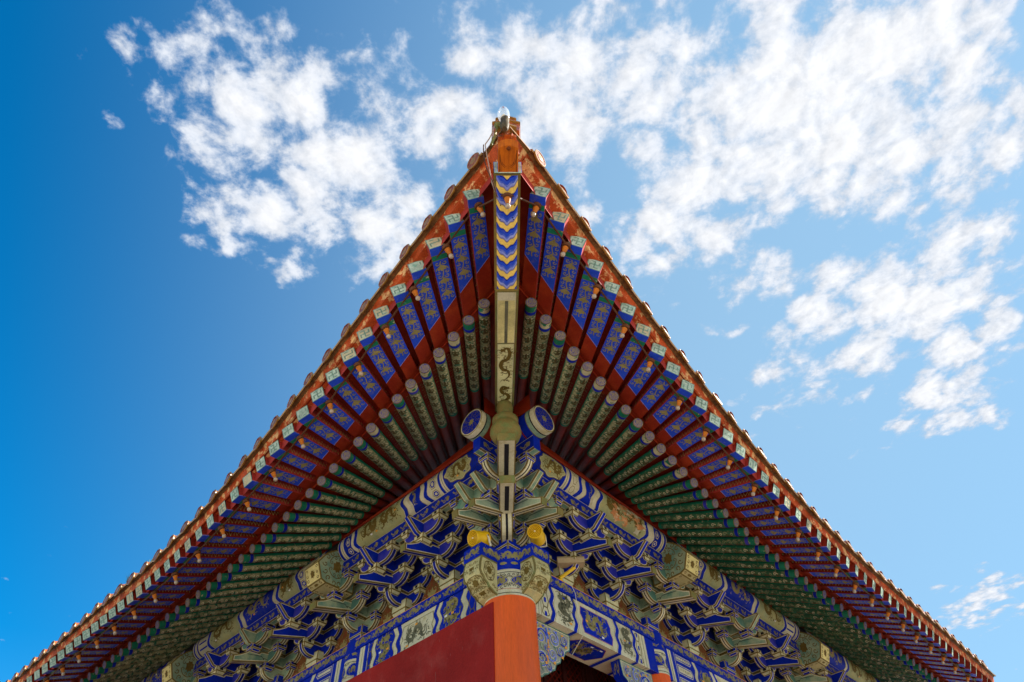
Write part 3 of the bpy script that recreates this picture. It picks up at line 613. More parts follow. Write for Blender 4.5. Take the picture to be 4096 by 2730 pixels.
# ------------------------------------------------------------------ corner beam on the diagonal
def DX(Y): return -.012 + .0065 * (Y + .5)
mb = MB()
def beam_seg(mb, Y0, z0, Y1, z1, hw, top0, top1, side_mat, edge):
    for sg in (-1, 1):
        mb.face([Vector((DX(Y0) + sg * hw, Y0, z0)), Vector((DX(Y1) + sg * hw, Y1, z1)), Vector((DX(Y1) + sg * hw, Y1, top1)), Vector((DX(Y0) + sg * hw, Y0, top0))], side_mat)
        q = sg * (hw + .0012)
        mb.face([Vector((DX(Y0) + q, Y0, z0)), Vector((DX(Y1) + q, Y1, z1)), Vector((DX(Y1) + q, Y1, z1 + .022)), Vector((DX(Y0) + q, Y0, z0 + .022))], edge)
    mb.face([Vector((DX(Y0) - hw, Y0, z0)), Vector((DX(Y0) + hw, Y0, z0)), Vector((DX(Y0) + hw, Y0, top0)), Vector((DX(Y0) - hw, Y0, top0))], edge)
ZY0, ZZ0, ZY1, ZZ1 = -5.36, 6.185, -4.0, 6.035
beam_seg(mb, ZY0, ZZ0, ZY1, ZZ1, .14, ZZ0 + .30, ZZ1 + .34, 'red_paint', 'gilt_line')
Lz = hypot(ZY1 - ZY0, ZZ1 - ZZ0)
def FZ(s, x, h):
    f = s / Lz; Y = ZY0 + (ZY1 - ZY0) * f; return Vector((DX(Y) + x, Y, ZZ0 + (ZZ1 - ZZ0) * f - h))
hw = .14; ib = .112
for sg in (-1, 1):
    mb.face([FZ(0, sg * hw, 0), FZ(Lz, sg * hw, 0), FZ(Lz, sg * ib, 0), FZ(0, sg * ib, 0)], 'gilt_line')
mb.face([FZ(0, -ib, 0), FZ(.02, -ib, 0), FZ(.02, ib, 0), FZ(0, ib, 0)], 'gilt_line')
mb.face([FZ(Lz - .02, -ib, 0), FZ(Lz, -ib, 0), FZ(Lz, ib, 0), FZ(Lz - .02, ib, 0)], 'gilt_line')
def wave(x):   # lobed chevron, deepest in the middle
    q = abs(x) / ib
    return -.100 * q ** 1.55 + .010 * cos(q * pi * 3)
s = -.02; per = .193; seq = [('wave_yellow', .060), ('olive_ornament', .006), ('blue_rafter', .034), ('mid_blue', .040), ('pale_blue', .026), ('olive_ornament', .006)]
seq = [('olive_ornament', .007), ('wave_yellow', .062), ('olive_ornament', .007), ('blue_paint', .016), ('blue_rafter', .040), ('mid_blue', .024), ('pale_blue', .026), ('lavender', .012)]
xs = [-ib + 2 * ib * q / 22 for q in range(23)]
while s < Lz + .12:
    for m, w in seq:
        for q in range(22):
            x0, x1 = xs[q], xs[q + 1]
            cl = lambda v: max(.02, min(Lz - .02, v))
            p = [cl(s + wave(x0)), cl(s + wave(x1)), cl(s + w + wave(x1)), cl(s + w + wave(x0))]
            if p[3] - p[0] > 1e-5 or p[2] - p[1] > 1e-5:
                mb.face([FZ(p[0], x0, 0), FZ(p[1], x1, 0), FZ(p[2], x1, 0), FZ(p[3], x0, 0)], m)
        s += w
for q, x in ((.34, -.07), (.345, .08), (.33, .085), (.50, -.075), (.50, .07), (.48, .06)):
    blob(mb, q, x, .007, .007, FZ, 'black_line', .002, 8, .1)
beam_tip = part(mb, 'upper_corner_beam')
mb = MB()
LY0, LZ0, LY1, LZ1 = -4.02, 5.995, -1.42, 6.630
Ll = hypot(LY1 - LY0, LZ1 - LZ0)
beam_seg(mb, LY0, LZ0, LY1, LZ1, .135, LZ0 + .3, LZ1 + .3, 'red_paint', 'gilt_line')
def FLb(s, x, h):
    f = s / Ll; Y = LY0 + (LY1 - LY0) * f; return Vector((DX(Y) + x, Y, LZ0 + (LZ1 - LZ0) * f - h))
mb.face([FLb(0, -.135, 0), FLb(Ll, -.135, 0), FLb(Ll, .135, 0), FLb(0, .135, 0)], 'aged_olive')
s1 = (-3.05 - LY0) / (LY1 - LY0) * Ll
rings(mb, [(.02, -.108), (s1 - .012, -.108), (s1 - .012, .108), (.02, .108)], lambda x, y: FLb(x, y, .0015), [(.004, 'cream_paint')], 'yellow_panel')
mb.face([FLb(.02, -.1, .003), FLb(.16, -.1, .003), FLb(.16, .1, .003), FLb(.02, .1, .003)], 'cream_paint')
mb.face([FLb(.17, -.019, .004), FLb(s1 - .016, -.019, .004), FLb(s1 - .016, .019, .004), FLb(.17, .019, .004)], 'grey_green_ornament')
rings(mb, [(s1 + .012, -.105), (Ll - .02, -.105), (Ll - .02, .105), (s1 + .012, .105)], lambda x, y: FLb(x, y, .0015), [(.004, 'cream_paint')], 'beam_panel')
rd = random.Random(3)
dragon(mb, -.088, .088, -(s1 + (Ll - s1) * .56), -(s1 + .04), lambda x, y, h: FLb(-y, x, h), 'gilt_ornament', rd, .004, False, None, 1.25)
dragon(mb, -.085, .085, -(Ll - .08), -(s1 + (Ll - s1) * .57), lambda x, y, h: FLb(-y, x, h), 'gilt_ornament', rd, .004, True, None, 1.25)
part(mb, 'lower_corner_beam')
# carved hood on the beam tip
mb = MB(); hx = .104; TY0, TY1 = -5.355, -5.625; zb0, zb1 = 6.215, 6.275
cx = DX(-5.5) + .012
prof = [(TY0, zb0), (TY1 + .03, zb1 - .012), (TY1, zb1 + .03), (TY1 - .015, zb1 + .05), (TY1 + .02, zb1 + .09), (TY0, zb1 + .14)]
n = 9
for (y0, z0), (y1, z1) in zip(prof, prof[1:]):
    for q in range(n):
        xa, xb = -1 + 2 * q / n, -1 + 2 * (q + 1) / n
        bend = lambda x: .035 * (1 - x * x)
        mb.face([Vector((cx + xa * hx, y0 - (bend(xa) if y0 < TY0 + -.01 else 0), z0)), Vector((cx + xb * hx, y0 - (bend(xb) if y0 < TY0 - .01 else 0), z0)), Vector((cx + xb * hx, y1 - (bend(xb) if y1 < TY0 - .01 else 0), z1)), Vector((cx + xa * hx, y1 - (bend(xa) if y1 < TY0 - .01 else 0), z1))], 'carved_wood')
for sg in (-1, 1): mb.face([Vector((cx + sg * hx, y, z)) for y, z in prof], 'carved_wood')
def FT(x, y, h): f = y; return Vector((cx + x, TY0 + (TY1 + .03 - TY0) * f, zb0 + (zb1 - .012 - zb0) * f - h))
for q, w in ((.080, .007), (.062, .010), (.042, .007)):
    ribbon(mb, [(-q, .92), (-q * 1.02, .6), (-q * .85, .36), (-q * .4, .24 + (.074 - q) * 3), (0, .22 + (.074 - q) * 3), (q * .4, .25 + (.074 - q) * 3), (q * .85, .38), (q * 1.02, .6), (q, .92)], w, FT, 'carved_lines', .002)
for sg in (-1, 1): ribbon(mb, [(sg * .088, .04), (sg * .085, .5), (sg * .088, .95)], .008, FT, 'carved_lines', .002)
hood = part(mb, 'carved_beam_hood', 40)
mb = MB(); lathe(mb, FT(.004, .97, -.012), (0, -.55, -.6), [(0, .018), (.022, .024), (.036, .016), (.04, .004)], 12, 'carved_lines'); part(mb, 'hood_knob', 40, hood)
mb = MB()
for sg in (-1, 1):
    x = sg * .125; panel(mb, [Vector((cx + x + d, TY0 - .012, z)) for d, z in ((-.018, 6.19), (.018, 6.19), (.022, 6.46), (-.022, 6.46))], [(.006, 'pale_blue')], 'end_green')
mb.face([Vector((cx - .107, TY0 - .009, 6.19)), Vector((cx + .107, TY0 - .009, 6.19)), Vector((cx + .107, TY0 - .009, 6.48)), Vector((cx - .107, TY0 - .009, 6.48))], 'plaster')
mb.face([Vector((cx - .143, TY0 - .014, 6.183)), Vector((cx + .143, TY0 - .014, 6.183)), Vector((cx + .143, TY0 - .014, 6.205)), Vector((cx - .143, TY0 - .014, 6.205))], 'end_green')
part(mb, 'beam_end_trim')
# hip ridge and its end tiles at the very tip
mb = MB(); pr = None
for q in range(24):
    f = q / 23; Y = -5.50 + 6.2 * f; z = 6.84 + 3.4 * f ** 1.15
    sec = [Vector((cx + x, Y, z + h)) for x, h in ((-.13, -.2), (-.13, .10), (-.10, .10), (-.10, .22), (-.075, .28), (0, .31), (.075, .28), (.10, .22), (.10, .10), (.13, .10), (.13, -.2))]
    if pr:
        for j in range(len(sec) - 1): mb.face([pr[j], pr[j + 1], sec[j + 1], sec[j]], 'tile_glaze')
    else: mb.face(sec, 'tile_glaze')
    pr = sec
part(mb, 'hip_ridge', 30)
mb = MB()
def stack(y, z0, z1, hx0, hx1, dep, mat): 
    P = [[Vector((cx + x, yy, z)) for x, yy in ((-h, y + dep), (-h * .92, y), (0, y - .03), (h * .92, y), (h, y + dep))] for h, z in ((hx0, z0), (hx1, z1))]
    for j in range(4): mb.face([P[0][j], P[0][j + 1], P[1][j + 1], P[1][j]], mat)
    mb.face(P[0], mat); mb.face(P[1], mat)
stack(-5.60, 6.56, 6.70, .105, .110, .5, 'tile_glaze'); stack(-5.655, 6.70, 6.735, .112, .112, .5, 'tile_rim')
stack(-5.60, 6.735, 6.93, .150, .165, .4, 'tile_glaze'); stack(-5.62, 6.93, 6.95, .168, .166, .4, 'tile_rim'); stack(-5.60, 6.95, 7.04, .128, .122, .35, 'tile_glaze'); stack(-5.62, 7.04, 7.065, .126, .122, .35, 'tile_rim')
part(mb, 'ridge_end_tile', 30)
mb = MB()
for sg in (-1, 1):
    P, tan, out = eave(sg, .1); A = P + UP * .23 + out * .14; B = Vector((cx + sg * .03, -5.70, 6.60))
    d = (B - A); e = Vector((0, .22, .06))
    for t0 in (0,): mb.face([A, B, B + e, A + e], 'tile_rim'); mb.face([A - UP * .03, B - UP * .03, B, A], 'tile_rim')
    mb.face([P + UP * FH0 - out * .02, P + UP * .2 + out * .09, Vector((cx + sg * .05, -5.64, 6.575)), Vector((cx + sg * .02, -5.50, 6.48))], 'red_fascia')
part(mb, 'corner_tile_edge', 30)
# vase post under the beam
mb = MB()
lathe(mb, (DX(-1.6), -1.62, 5.88), (0, 0, 1), [(0, .14), (.04, .19), (.12, .22), (.20, .21), (.27, .165), (.30, .160, 'aged_olive'), (.325, .185), (.37, .185), (.41, .155), (.44, .105), (.50, .105), (.56, .118), (.62, .12), (.66, .11), (.74, .10)], 26, 'aged_olive')
part(mb, 'vase_post', 35)

# ------------------------------------------------------------------ bracket sets
D = .335; TH = .055
Z0, Z1, Z2, Z3, Z4 = 5.02, 5.19, 5.425, 5.66, 5.905
SCH = {'blue': dict(b=[(.016, 'gilt_line'), (.012, 'white_line')], f='blue_paint', f2='blue_faded', s=[(0, .17, 'gilt_line'), (.17, .27, 'white_line'), (.27, .43, 'blue_paint'), (.43, .57, 'black_line'), (.57, .73, 'blue_paint'), (.73, .83, 'white_line'), (.83, 1, 'gilt_line')], blk='cream_block', blk_in='black_line', base='cream_block'),
       'green': dict(b=[(.017, 'gilt_line'), (.014, 'cream_paint')], f='pale_green', f2='verdigris', s=[(0, .17, 'gilt_line'), (.17, .41, 'cream_paint'), (.41, .57, 'black_line'), (.57, .83, 'cream_paint'), (.83, 1, 'gilt_line')], blk='blue_paint', blk_in='black_line', base='blue_paint')}
def slab(mb, prof, F, th, sc, f=None, mark=False, core=True):
    """prof: (x,z) polygon extruded across y=-th..th through F(x,y,z)"""
    if area2(prof) < 0: prof = prof[::-1]
    for y in (-th, th):
        q = rings(mb, prof, lambda a, b: F(a, y, b), sc['b'], f or sc['f'])
        if mark and sc is SCH['green']:
            x0 = min(p[0] for p in prof); x1 = max(p[0] for p in prof); zc = sum(p[1] for p in prof) / len(prof); m = (x0 + x1) / 2
            yy = y * (1 + .002 / th)
            ribbon(mb, [(m - .30 * (x1 - x0), zc), (m, zc + .01), (m - .02, zc - .02), (m + .04, zc + .03), (m + .28 * (x1 - x0), zc - .005)], .009, lambda a, b, h: F(a, yy, b), 'black_line')
    n = len(prof)
    for i in range(n):
        (x0, z0), (x1, z1) = prof[i], prof[(i + 1) % n]
        if hypot(x1 - x0, z1 - z0) < 1e-4: continue
        A = [F(x0, -th, z0), F(x1, -th, z1)]; B = [F(x0, th, z0), F(x1, th, z1)]
        strip(mb, A, B, sc['s'] if core else [(0, .16, 'gilt_line'), (.16, .26, 'white_line'), (.26, .74, sc['f']), (.74, .84, 'white_line'), (.84, 1, 'gilt_line')])
def armprof(x0, x1, z0, z1, c0=True, c1=True):
    H = z1 - z0
    r = lambda x, s: [(x - s * .175, z0), (x - s * .115, z0 + H * .07), (x - s * .06, z0 + H * .20), (x - s * .022, z0 + H * .38), (x, z0 + H * .62)]
    p = []
    p += r(x1, 1) if c1 else [(x1, z0)]
    p += [(x1, z1)]
    p += [(x0, z1)]
    p += (r(x0, -1)[::-1] if c0 else [(x0, z0)])
    return p
def block(mb, F, cx, cy, zb, w, h, sc, d=None, base=None, square=True):
    d = d or w
    m = base or sc['blk']; zt = zb + h; zm = zb + h * .42; k = .70
    for ax in range(4):
        ex, ey = ((1, 0), (0, 1), (-1, 0), (0, -1))[ax]
        def Q(t, kk, z):
            a, b = (ex * .5 * w * kk - ey * t * .5 * w * kk, ey * .5 * d * kk + ex * t * .5 * d * kk); return F(cx + a, cy + b, z)
        inn = [(.011, 'gilt_line')] + ([(.006, 'white_line')] if m == 'blue_paint' else [])
        panel(mb, [Q(-1, 1, zm), Q(1, 1, zm), Q(1, 1, zt), Q(-1, 1, zt)], inn, m)
        panel(mb, [Q(-1, k, zb), Q(1, k, zb), Q(1, 1, zm), Q(-1, 1, zm)], inn, m)
        if square:
            s = .32
            mb.face([Q(-s, 1.012, zm + h * .14), Q(s, 1.012, zm + h * .14), Q(s, 1.012, zt - h * .12), Q(-s, 1.012, zt - h * .12)], sc['blk_in'])
    mb.face([F(cx - w * k / 2, cy - d * k / 2, zb), F(cx + w * k / 2, cy - d * k / 2, zb), F(cx + w * k / 2, cy + d * k / 2, zb), F(cx - w * k / 2, cy + d * k / 2, zb)], m)
    mb.face([F(cx - w / 2, cy - d / 2, zt), F(cx + w / 2, cy - d / 2, zt), F(cx + w / 2, cy + d / 2, zt), F(cx - w / 2, cy + d / 2, zt)], m)
def beak(mb, F, sc, k=1.0, th=TH, tip=1.03, zt=5.285, v1=.42, v2=.67, zlow=Z2, hh=.112):
    p = [(-.1, zlow), (v1 * k, zlow + .015), (tip, zt), (tip + .012, zt + hh), (tip - .11 * k, zt + hh + .055), (v2 * k + .14, zt + .235), (v2 * k + .11, zt + .27), (v2 * k - .10, zt + .275), (v2 * k - .13, zt + .315), (-.1, zlow + .235)]
    slab(mb, p, F, th, sc, mark=True)
    a = [F(tip + .003, -th - .004, zt - .004), F(tip + .003, th + .004, zt - .004), F(tip + .016, th + .004, zt + hh + .004), F(tip + .016, -th - .004, zt + hh + .004)]
    panel(mb, a, [(.006, 'gilt_line')], 'aged_olive')
def nose(mb, F, sc, v0=-.05, th=TH):
    p = [(v0, Z3), (.775, Z3 + .008), (.83, Z3 + .02), (1.04, Z3 + .195), (1.015, Z3 + .235), (v0, Z3 + .24)]
    slab(mb, p, F, th, sc, core=False)
SETMESH = {}
def set_meshes(side, kind, beamhead):
    key = (side, kind, beamhead)
    if key in SETMESH: return SETMESH[key]
    W = WR(side); o = W(0, 0, Z0); sc = SCH[kind]
    Fu = lambda x, y, z: W(x, y, z) - o            # x along wall
    R = []
    def add(name, fn, smooth=None):
        mb = MB(); fn(mb); R.append((name, mb.mesh(name, smooth)))
    TA = lambda v: (lambda x, y, z: W(x, v + y, z) - o)
    VA = lambda x, y, z: W(y, x, z) - o
    add('base_block', lambda m: block(m, Fu, 0, 0, Z0, .345, .255, sc, base=sc['base'], square=False))
    add('bracket_arm', lambda m: slab(m, armprof(-.36, .36, Z1, Z2), TA(0), TH, sc))
    add('bracket_arm', lambda m: slab(m, armprof(-.1, D + .10, Z1, Z2, False), VA, TH, sc))
    add('bracket_arm', lambda m: slab(m, armprof(-.53, .53, Z2, Z3), TA(0), TH, sc))
    add('bracket_arm', lambda m: slab(m, armprof(-.36, .36, Z2, Z3), TA(D), TH, sc, sc['f2']))
    add('slanted_beak', lambda m: beak(m, VA, sc, th=TH + (.035 if beamhead else 0)))
    add('bracket_arm', lambda m: slab(m, armprof(-.53, .53, Z3, Z4), TA(D), TH, sc))
    if not beamhead:
        add('bracket_arm', lambda m: slab(m, armprof(-.42, .42, Z3, Z4), TA(2 * D), TH, sc, sc['f2']))
        add('beam_nose', lambda m: nose(m, VA, sc))
    else:
        for a, b in ((-.42, -.12), (.12, .42)):
            add('bracket_arm', lambda m: slab(m, armprof(a, b, Z3, Z4, a < 0, a > 0), TA(2 * D), TH, sc, sc['f2']))
    bl = [(-.31, 0, 5.335), (.31, 0, 5.335), (0, D, 5.305), (-.475, 0, 5.57), (.475, 0, 5.57), (-.31, D, 5.57), (.31, D, 5.57), (0, 2 * D, 5.545), (-.475, D, 5.80), (.475, D, 5.80), (-.365, 2 * D, 5.80), (.365, 2 * D, 5.80)]
    for x, v, z in bl:
        big = x == 0
        add('bearing_block', lambda m: block(m, Fu, x, v, z, .21 if big else .17, .140 if big else .128, sc, .20))
    SETMESH[key] = R
    return R
def bracket_set(side, u, kind, beamhead=False):
    W = WR(side)
    e = empty('bracket_set', W(u, 0, Z0) - hall.location, hall)
    for name, me in set_meshes(side, kind, beamhead):
        c = bpy.data.objects.new(name, me); COL.objects.link(c); c.parent = e
    return e
S1, S2 = 1.1123, 1.2276
KIND = {1: 'blue', 2: 'blue', 3: 'green', 4: 'blue', 5: 'green', 6: 'blue', 7: 'green', 8: 'blue', 9: 'green', 10: 'blue'}
SETU = {k: (S1 * k if k <= 3 else 3 * S1 + S2 * (k - 3)) for k in range(1, 11)}
for side in (1, -1):
    for k in range(1, 10):
        bracket_set(side, SETU[k], KIND[k], k in (3, 7))
# --- the corner set
ce = empty('corner_bracket_set', Vector((0, 0, Z0)) - hall.location, hall)
def cpart(mb, name, smooth=None): return part(mb, name, smooth, ce)
sc = SCH['green']
def mk(name, fn): mb = MB(); fn(mb); cpart(mb, name)
mk('base_block', lambda m: block(m, WR(1), 0, 0, Z0, .46, .255, sc, square=False))
for side in (1, -1):
    W = WR(side)
    TA = lambda v: (lambda x, y, z: W(x, v + y, z))
    VA = lambda uu: (lambda x, y, z: W(uu + y, x, z))
    mk('bracket_arm', lambda m: slab(m, armprof(.1, .36, Z1, Z2, False), TA(0), TH, sc))
    mk('bracket_arm', lambda m: slab(m, armprof(.1, D + .10, Z1, Z2, False), VA(0), TH, sc, mark=True))
    mk('bracket_arm', lambda m: slab(m, armprof(.1, .53, Z2, Z3, False), TA(0), TH, sc))
    mk('bracket_arm', lambda m: slab(m, armprof(-D, .40, Z2, Z3, False), TA(D), TH, sc, mark=True))
    mk('bracket_arm', lambda m: slab(m, armprof(-D, .53, Z3, Z4, False), TA(D), TH, sc, mark=True))
    mk('bracket_arm', lambda m: slab(m, armprof(-1.13, .42, Z3, Z4), TA(2 * D), TH, sc, mark=False))
    for uu in (0, -D):
        mk('slanted_beak', lambda m: beak(m, VA(uu), sc))
        mk('beam_nose', lambda m: nose(m, VA(uu), sc, .1 if uu == 0 else .4))
    for x, v, z in ((.31, 0, 5.335), (0, D, 5.305), (.475, 0, 5.57), (.33, D, 5.57), (0, 2 * D, 5.545), (-D, 2 * D, 5.545), (.475, D, 5.80), (.365, 2 * D, 5.80), (-1.06, 2 * D, 5.80)):
        big = v > 0 and x in (0, -D)
        mk('bearing_block', lambda m: block(m, W, x, v, z, .21 if big else .17, .140 if big else .128, sc, .20))
DG = lambda x, y, z: Vector((DX(-x) + y, -x, z))
sd = dict(sc); sd['s'] = [(0, .10, 'gilt_line'), (.10, .40, 'cream_paint'), (.40, .60, 'black_line'), (.60, .90, 'cream_paint'), (.90, 1, 'gilt_line')]
sd['b'] = [(.013, 'gilt_line'), (.010, 'white_line')]; sd['f'] = 'blue_faded'
mk('diagonal_arm', lambda m: slab(m, armprof(.1, .60, Z1, Z2, False), DG, .085, sd))
mk('bearing_block', lambda m: block(m, DG, .47, 0, 5.31, .24, .13, sc, .24))
def diag_beak(m, r0, r1, tip, zlow, ztip, th, hh):
    sd2 = dict(sd); sd2['s'] = [(0, .07, 'gilt_line'), (.07, .93, 'cream_paint'), (.93, 1, 'gilt_line')]
    p = [(r0, zlow), (r1, zlow + .005), (tip, ztip), (tip + .015, ztip + hh), (tip - .3, ztip + hh + .12), (r0, zlow + .235)]
    slab(m, p, DG, th, sd2)
    a = [(r1 + .02, zlow), (tip - .06, ztip)]
    sl = (ztip - zlow - .005) / (tip - r1)
    z = lambda x: zlow + .005 + sl * (x - r1) - .003
    m.face([DG(r1 - .02, -.03, z(r1 - .02)), DG(tip - .07, -.03, z(tip - .07)), DG(tip - .07, .03, z(tip - .07)), DG(r1 - .02, .03, z(r1 - .02))], 'black_line')
    panel(m, [DG(tip + .006, -th - .003, ztip - .004), DG(tip + .006, th + .003, ztip - .004), DG(tip + .02, th + .003, ztip + hh + .003), DG(tip + .02, -th - .003, ztip + hh + .003)], [(.006, 'gilt_line')], 'aged_olive')
mk('diagonal_beak', lambda m: diag_beak(m, .1, .68, 1.36, Z2, 5.36, .105, .115))
mk('bearing_block', lambda m: block(m, DG, .95, 0, 5.56, .26, .13, sc, .28))
mk('diagonal_beak', lambda m: diag_beak(m, .3, 1.08, 1.915, Z3, 5.615, .122, .115))
# ------------------------------------------------------------------ timbers along the walls
for side in (1, -1):
    W = WR(side); rnd = random.Random(40 + side); UE = 13.2
    mb = MB()   # red panels behind the brackets
    mb.face([W(.05, -.03, Z0), W(UE, -.03, Z0), W(UE, -.03, Z3), W(.05, -.03, Z3)], 'panel_red')
    for k in range(0, 10):
        ua, ub = (SETU[k] if k else 0), SETU[k + 1]; m_ = (ua + ub) / 2
        FP = lambda x, y, h: W(x, -.03 + h, y)
        ribbon(mb, [(ua + .21, Z0 + .02), (ua + .27, Z0 + .25), (m_ - .07, Z0 + .40), (m_, Z0 + .62), (m_ + .07, Z0 + .40), (ub - .27, Z0 + .25), (ub - .21, Z0 + .02)], .014, FP, 'gilt_line')
        blob(mb, m_, Z0 + .20, .10, .11, FP, 'olive_ornament', .003, 12, .3, 0, rnd)
        curls(mb, m_ - .24, m_ + .24, Z0 + .03, Z0 + .36, FP, 'olive_ornament', .05, .012, rnd)
    part(mb, 'bracket_panel')
    mb = MB()   # inner tie beams
    for v, z0, z1, th in ((0, Z3, 6.9, .06), (D, Z4, 6.12, .055)):
        F3 = lambda x, y, z: W(x, v + y, z)
        slab(mb, [(-.3 if v else 0, z0), (UE, z0), (UE, z1), (-.3 if v else 0, z1)], F3, th, SCH['blue'], core=False)
    mb.face([W(-.3, 0, 6.14), W(UE, 0, 6.14), W(UE, .7, 6.14), W(-.3, .7, 6.14)], 'verdigris')
    part(mb, 'inner_tie_beam')
    # eave tie beam with gold clouds
    mb = MB(); x0 = -1.27; zf0, zf1 = 5.92, 6.155
    pts = [W(x0, .74, zf0), W(UE, .74, zf0), W(UE, .74, zf1), W(x0, .74, zf1)]
    mb.face(pts, 'blue_paint'); mb.face([W(x0, .60, zf0), W(UE, .60, zf0), W(UE, .60, zf1), W(x0, .60, zf1)], 'blue_paint')
    mb.face([W(x0, .60, zf0), W(x0, .74, zf0), W(x0, .74, zf1), W(x0, .60, zf1)], 'blue_paint')
    A = [W(x0, .60, zf0), W(UE, .60, zf0)]; B = [W(x0, .74, zf0), W(UE, .74, zf0)]
    strip(mb, A, B, [(0, .16, 'gilt_line'), (.16, .24, 'white_line'), (.24, .78, 'pale_green'), (.78, .86, 'white_line'), (.86, 1, 'gilt_line')])
    FF = lambda x, y, h: W(x, .74 + h, y)
    mb.face([FF(x0, zf0, .002), FF(UE, zf0, .002), FF(UE, zf0 + .018, .002), FF(x0, zf0 + .018, .002)], 'gilt_line')
    mb.face([FF(x0, zf0 + .019, .002), FF(UE, zf0 + .019, .002), FF(UE, zf0 + .027, .002), FF(x0, zf0 + .027, .002)], 'white_line')
    mb.face([FF(x0, zf1 - .008, .002), FF(UE, zf1 - .008, .002), FF(UE, zf1, .002), FF(x0, zf1, .002)], 'white_line')
    clouds(mb, x0 + .03, UE, zf0 + .03, zf1 - .01, FF, 'olive_ornament', rnd, .24, .003)
    part(mb, 'eave_tie_beam')
    # purlin
    mb = MB(); PR = .225; pc = (.67, 6.395); ue = -1.38 if side > 0 else -1.45
    def FPu(x, y, h):
        th = y / PR; return W(x, pc[0] + (PR + h) * cos(th), pc[1] + (PR + h) * sin(th))
    NA = 24
    for j in range(NA):
        a0, a1 = 2 * pi * j / NA * PR, 2 * pi * (j + 1) / NA * PR
        for xa, xb, m in ((ue, ue + .02, 'cream_paint'), (ue + .02, ue + .085, 'cream_paint'), (ue + .085, ue + .105, 'black_line'), (ue + .105, ue + .17, 'pale_green'), (ue + .17, ue + .18, 'gilt_line'), (ue + .18, ue + .30, 'blue_paint' if side < 0 else 'red_paint'), (ue + .30, UE, 'red_board')):
            mb.face([FPu(xa, a0, 0), FPu(xb, a0, 0), FPu(xb, a1, 0), FPu(xa, a1, 0)], m)
    dk = [(PR * cos(2 * pi * j / 32), PR * sin(2 * pi * j / 32)) for j in range(32)]
    FDk = lambda x, y, h=0: W(ue - h, pc[0] + x, pc[1] + y)
    rings(mb, dk, lambda x, y: FDk(x, y), [(.014, 'gilt_line'), (.012, 'cream_paint'), (.006, 'gilt_line')], 'blue_paint')
    blob(mb, 0, 0, .055, .055, lambda x, y, h: FDk(x, y, h), 'olive_ornament', .002, 16, .3)
    for q in range(11):
        a = 2 * pi * q / 11; 
        for r, rr in ((.10, .03), (.155, .032)): ribbon(mb, curl(r * cos(a + r * 9), r * sin(a + r * 9), rr, a, .95, 9), .007, lambda x, y, h: FDk(x, y, h), 'gilt_ornament', .002)
    # painted front of the purlin: y is the arc length from the lower joint to the top
    ya, yb = -1.36 * PR, 1.25 * PR
    FPf = lambda x, y, h: FPu(x, y, h + .004)
    ys = [ya + (yb - ya) * q / 12 for q in range(13)]
    if side > 0: X = dict(c0=-.42, c1=.42, z1=.80, z2=1.24, p1=2.62, z4=2.74, h=2.80, e=2.96, n0=3.55)
    else: X = dict(c0=-.42, c1=.44, z1=.88, z2=1.36, p1=2.72, z4=2.74, h=2.80, e=2.96, n0=3.55)
    G = 'gilt_line'; Wt = 'white_line'
    def bands(a, b, rev=False):
        L = b - a; q = [(0, 'blue_paint'), (.22, Wt), (.27, 'cream_paint'), (.42, 'black_line'), (.46, 'cream_paint'), (.62, Wt), (.66, 'blue_paint'), (.95, Wt)]
        return [(a + L * t, 0, m) for t, m in q]
    Bd = [(ue + .32, 0, 'blue_paint'), (X['c0'], 0, 'blue_paint')] + bands(X['c1'], X['c1'] + .17) + [(X['c1'] + .17, 0, 'cream_paint'), (X['z1'] - .06, .05, Wt), (X['z1'] - .05, .05, 'blue_paint'), (X['z1'] + .02, .06, Wt), (X['z1'] + .03, .06, 'cream_paint'), (X['z1'] + .11, .06, G), (X['z1'] + .12, .06, 'blue_paint'), (X['z2'] - .08, -.06, Wt), (X['z2'] - .02, -.06, 'cream_paint'), (X['z2'] + .06, -.06, G), (X['z2'] + .07, -.06, 'blue_paint'), (X['z2'] + .14, -.06, Wt), (X['z2'] + .15, -.06, 'celadon')]
    Bd += [(X['p1'] - .12, .06, Wt), (X['p1'] - .11, .06, 'blue_paint'), (X['p1'] - .03, .06, Wt), (X['p1'] - .02, .06, 'cream_paint'), (X['h'] - .03, .05, G), (X['h'] - .02, .03, 'blue_paint')] + bands(X['e'], X['e'] + .19) + [(3.16, 0, 'black_line')]
    Bd += bands(3.54, 3.74) + [(3.74, 0, 'cream_paint'), (4.36, -.06, G), (4.37, -.06, 'blue_paint'), (4.45, -.06, Wt), (4.46, -.06, 'celadon'), (4.93, .06, Wt), (4.94, .06, 'blue_paint'), (5.03, .06, Wt), (5.04, .06, 'cream_paint'), (5.13, .06, G), (5.14, .06, 'blue_paint'), (6.18, -.06, G), (6.19, -.06, 'cream_paint'), (6.29, -.06, Wt), (6.30, -.06, 'blue_paint'), (6.38, -.06, Wt), (6.39, -.06, 'celadon'), (7.36, .05, Wt), (7.37, .05, 'blue_paint'), (7.46, .05, 'cream_paint'), (7.84, 0, G)] + bands(7.86, 8.03) + [(8.05, 0, 'black_line')]
    Bd += bands(8.44, 8.62) + [(8.62, 0, 'cream_paint'), (9.2, -.06, G), (9.21, -.06, 'blue_paint'), (10.2, .06, G), (10.21, .06, 'cream_paint'), (10.3, .06, 'blue_paint'), (10.4, .06, 'celadon'), (12.0, -.06, 'blue_paint'), (UE, 0, None)]
    sections(mb, FPf, ys, Bd)
    y0, y1 = ya + .065, .13; H = y1 - y0; ym = (y0 + y1) / 2
    # lobed cartouche with a dragon near the corner, on blue with dark scrolls
    cm = (X['c0'] + X['c1']) / 2 + .14; cw = .29; ch = H * .46
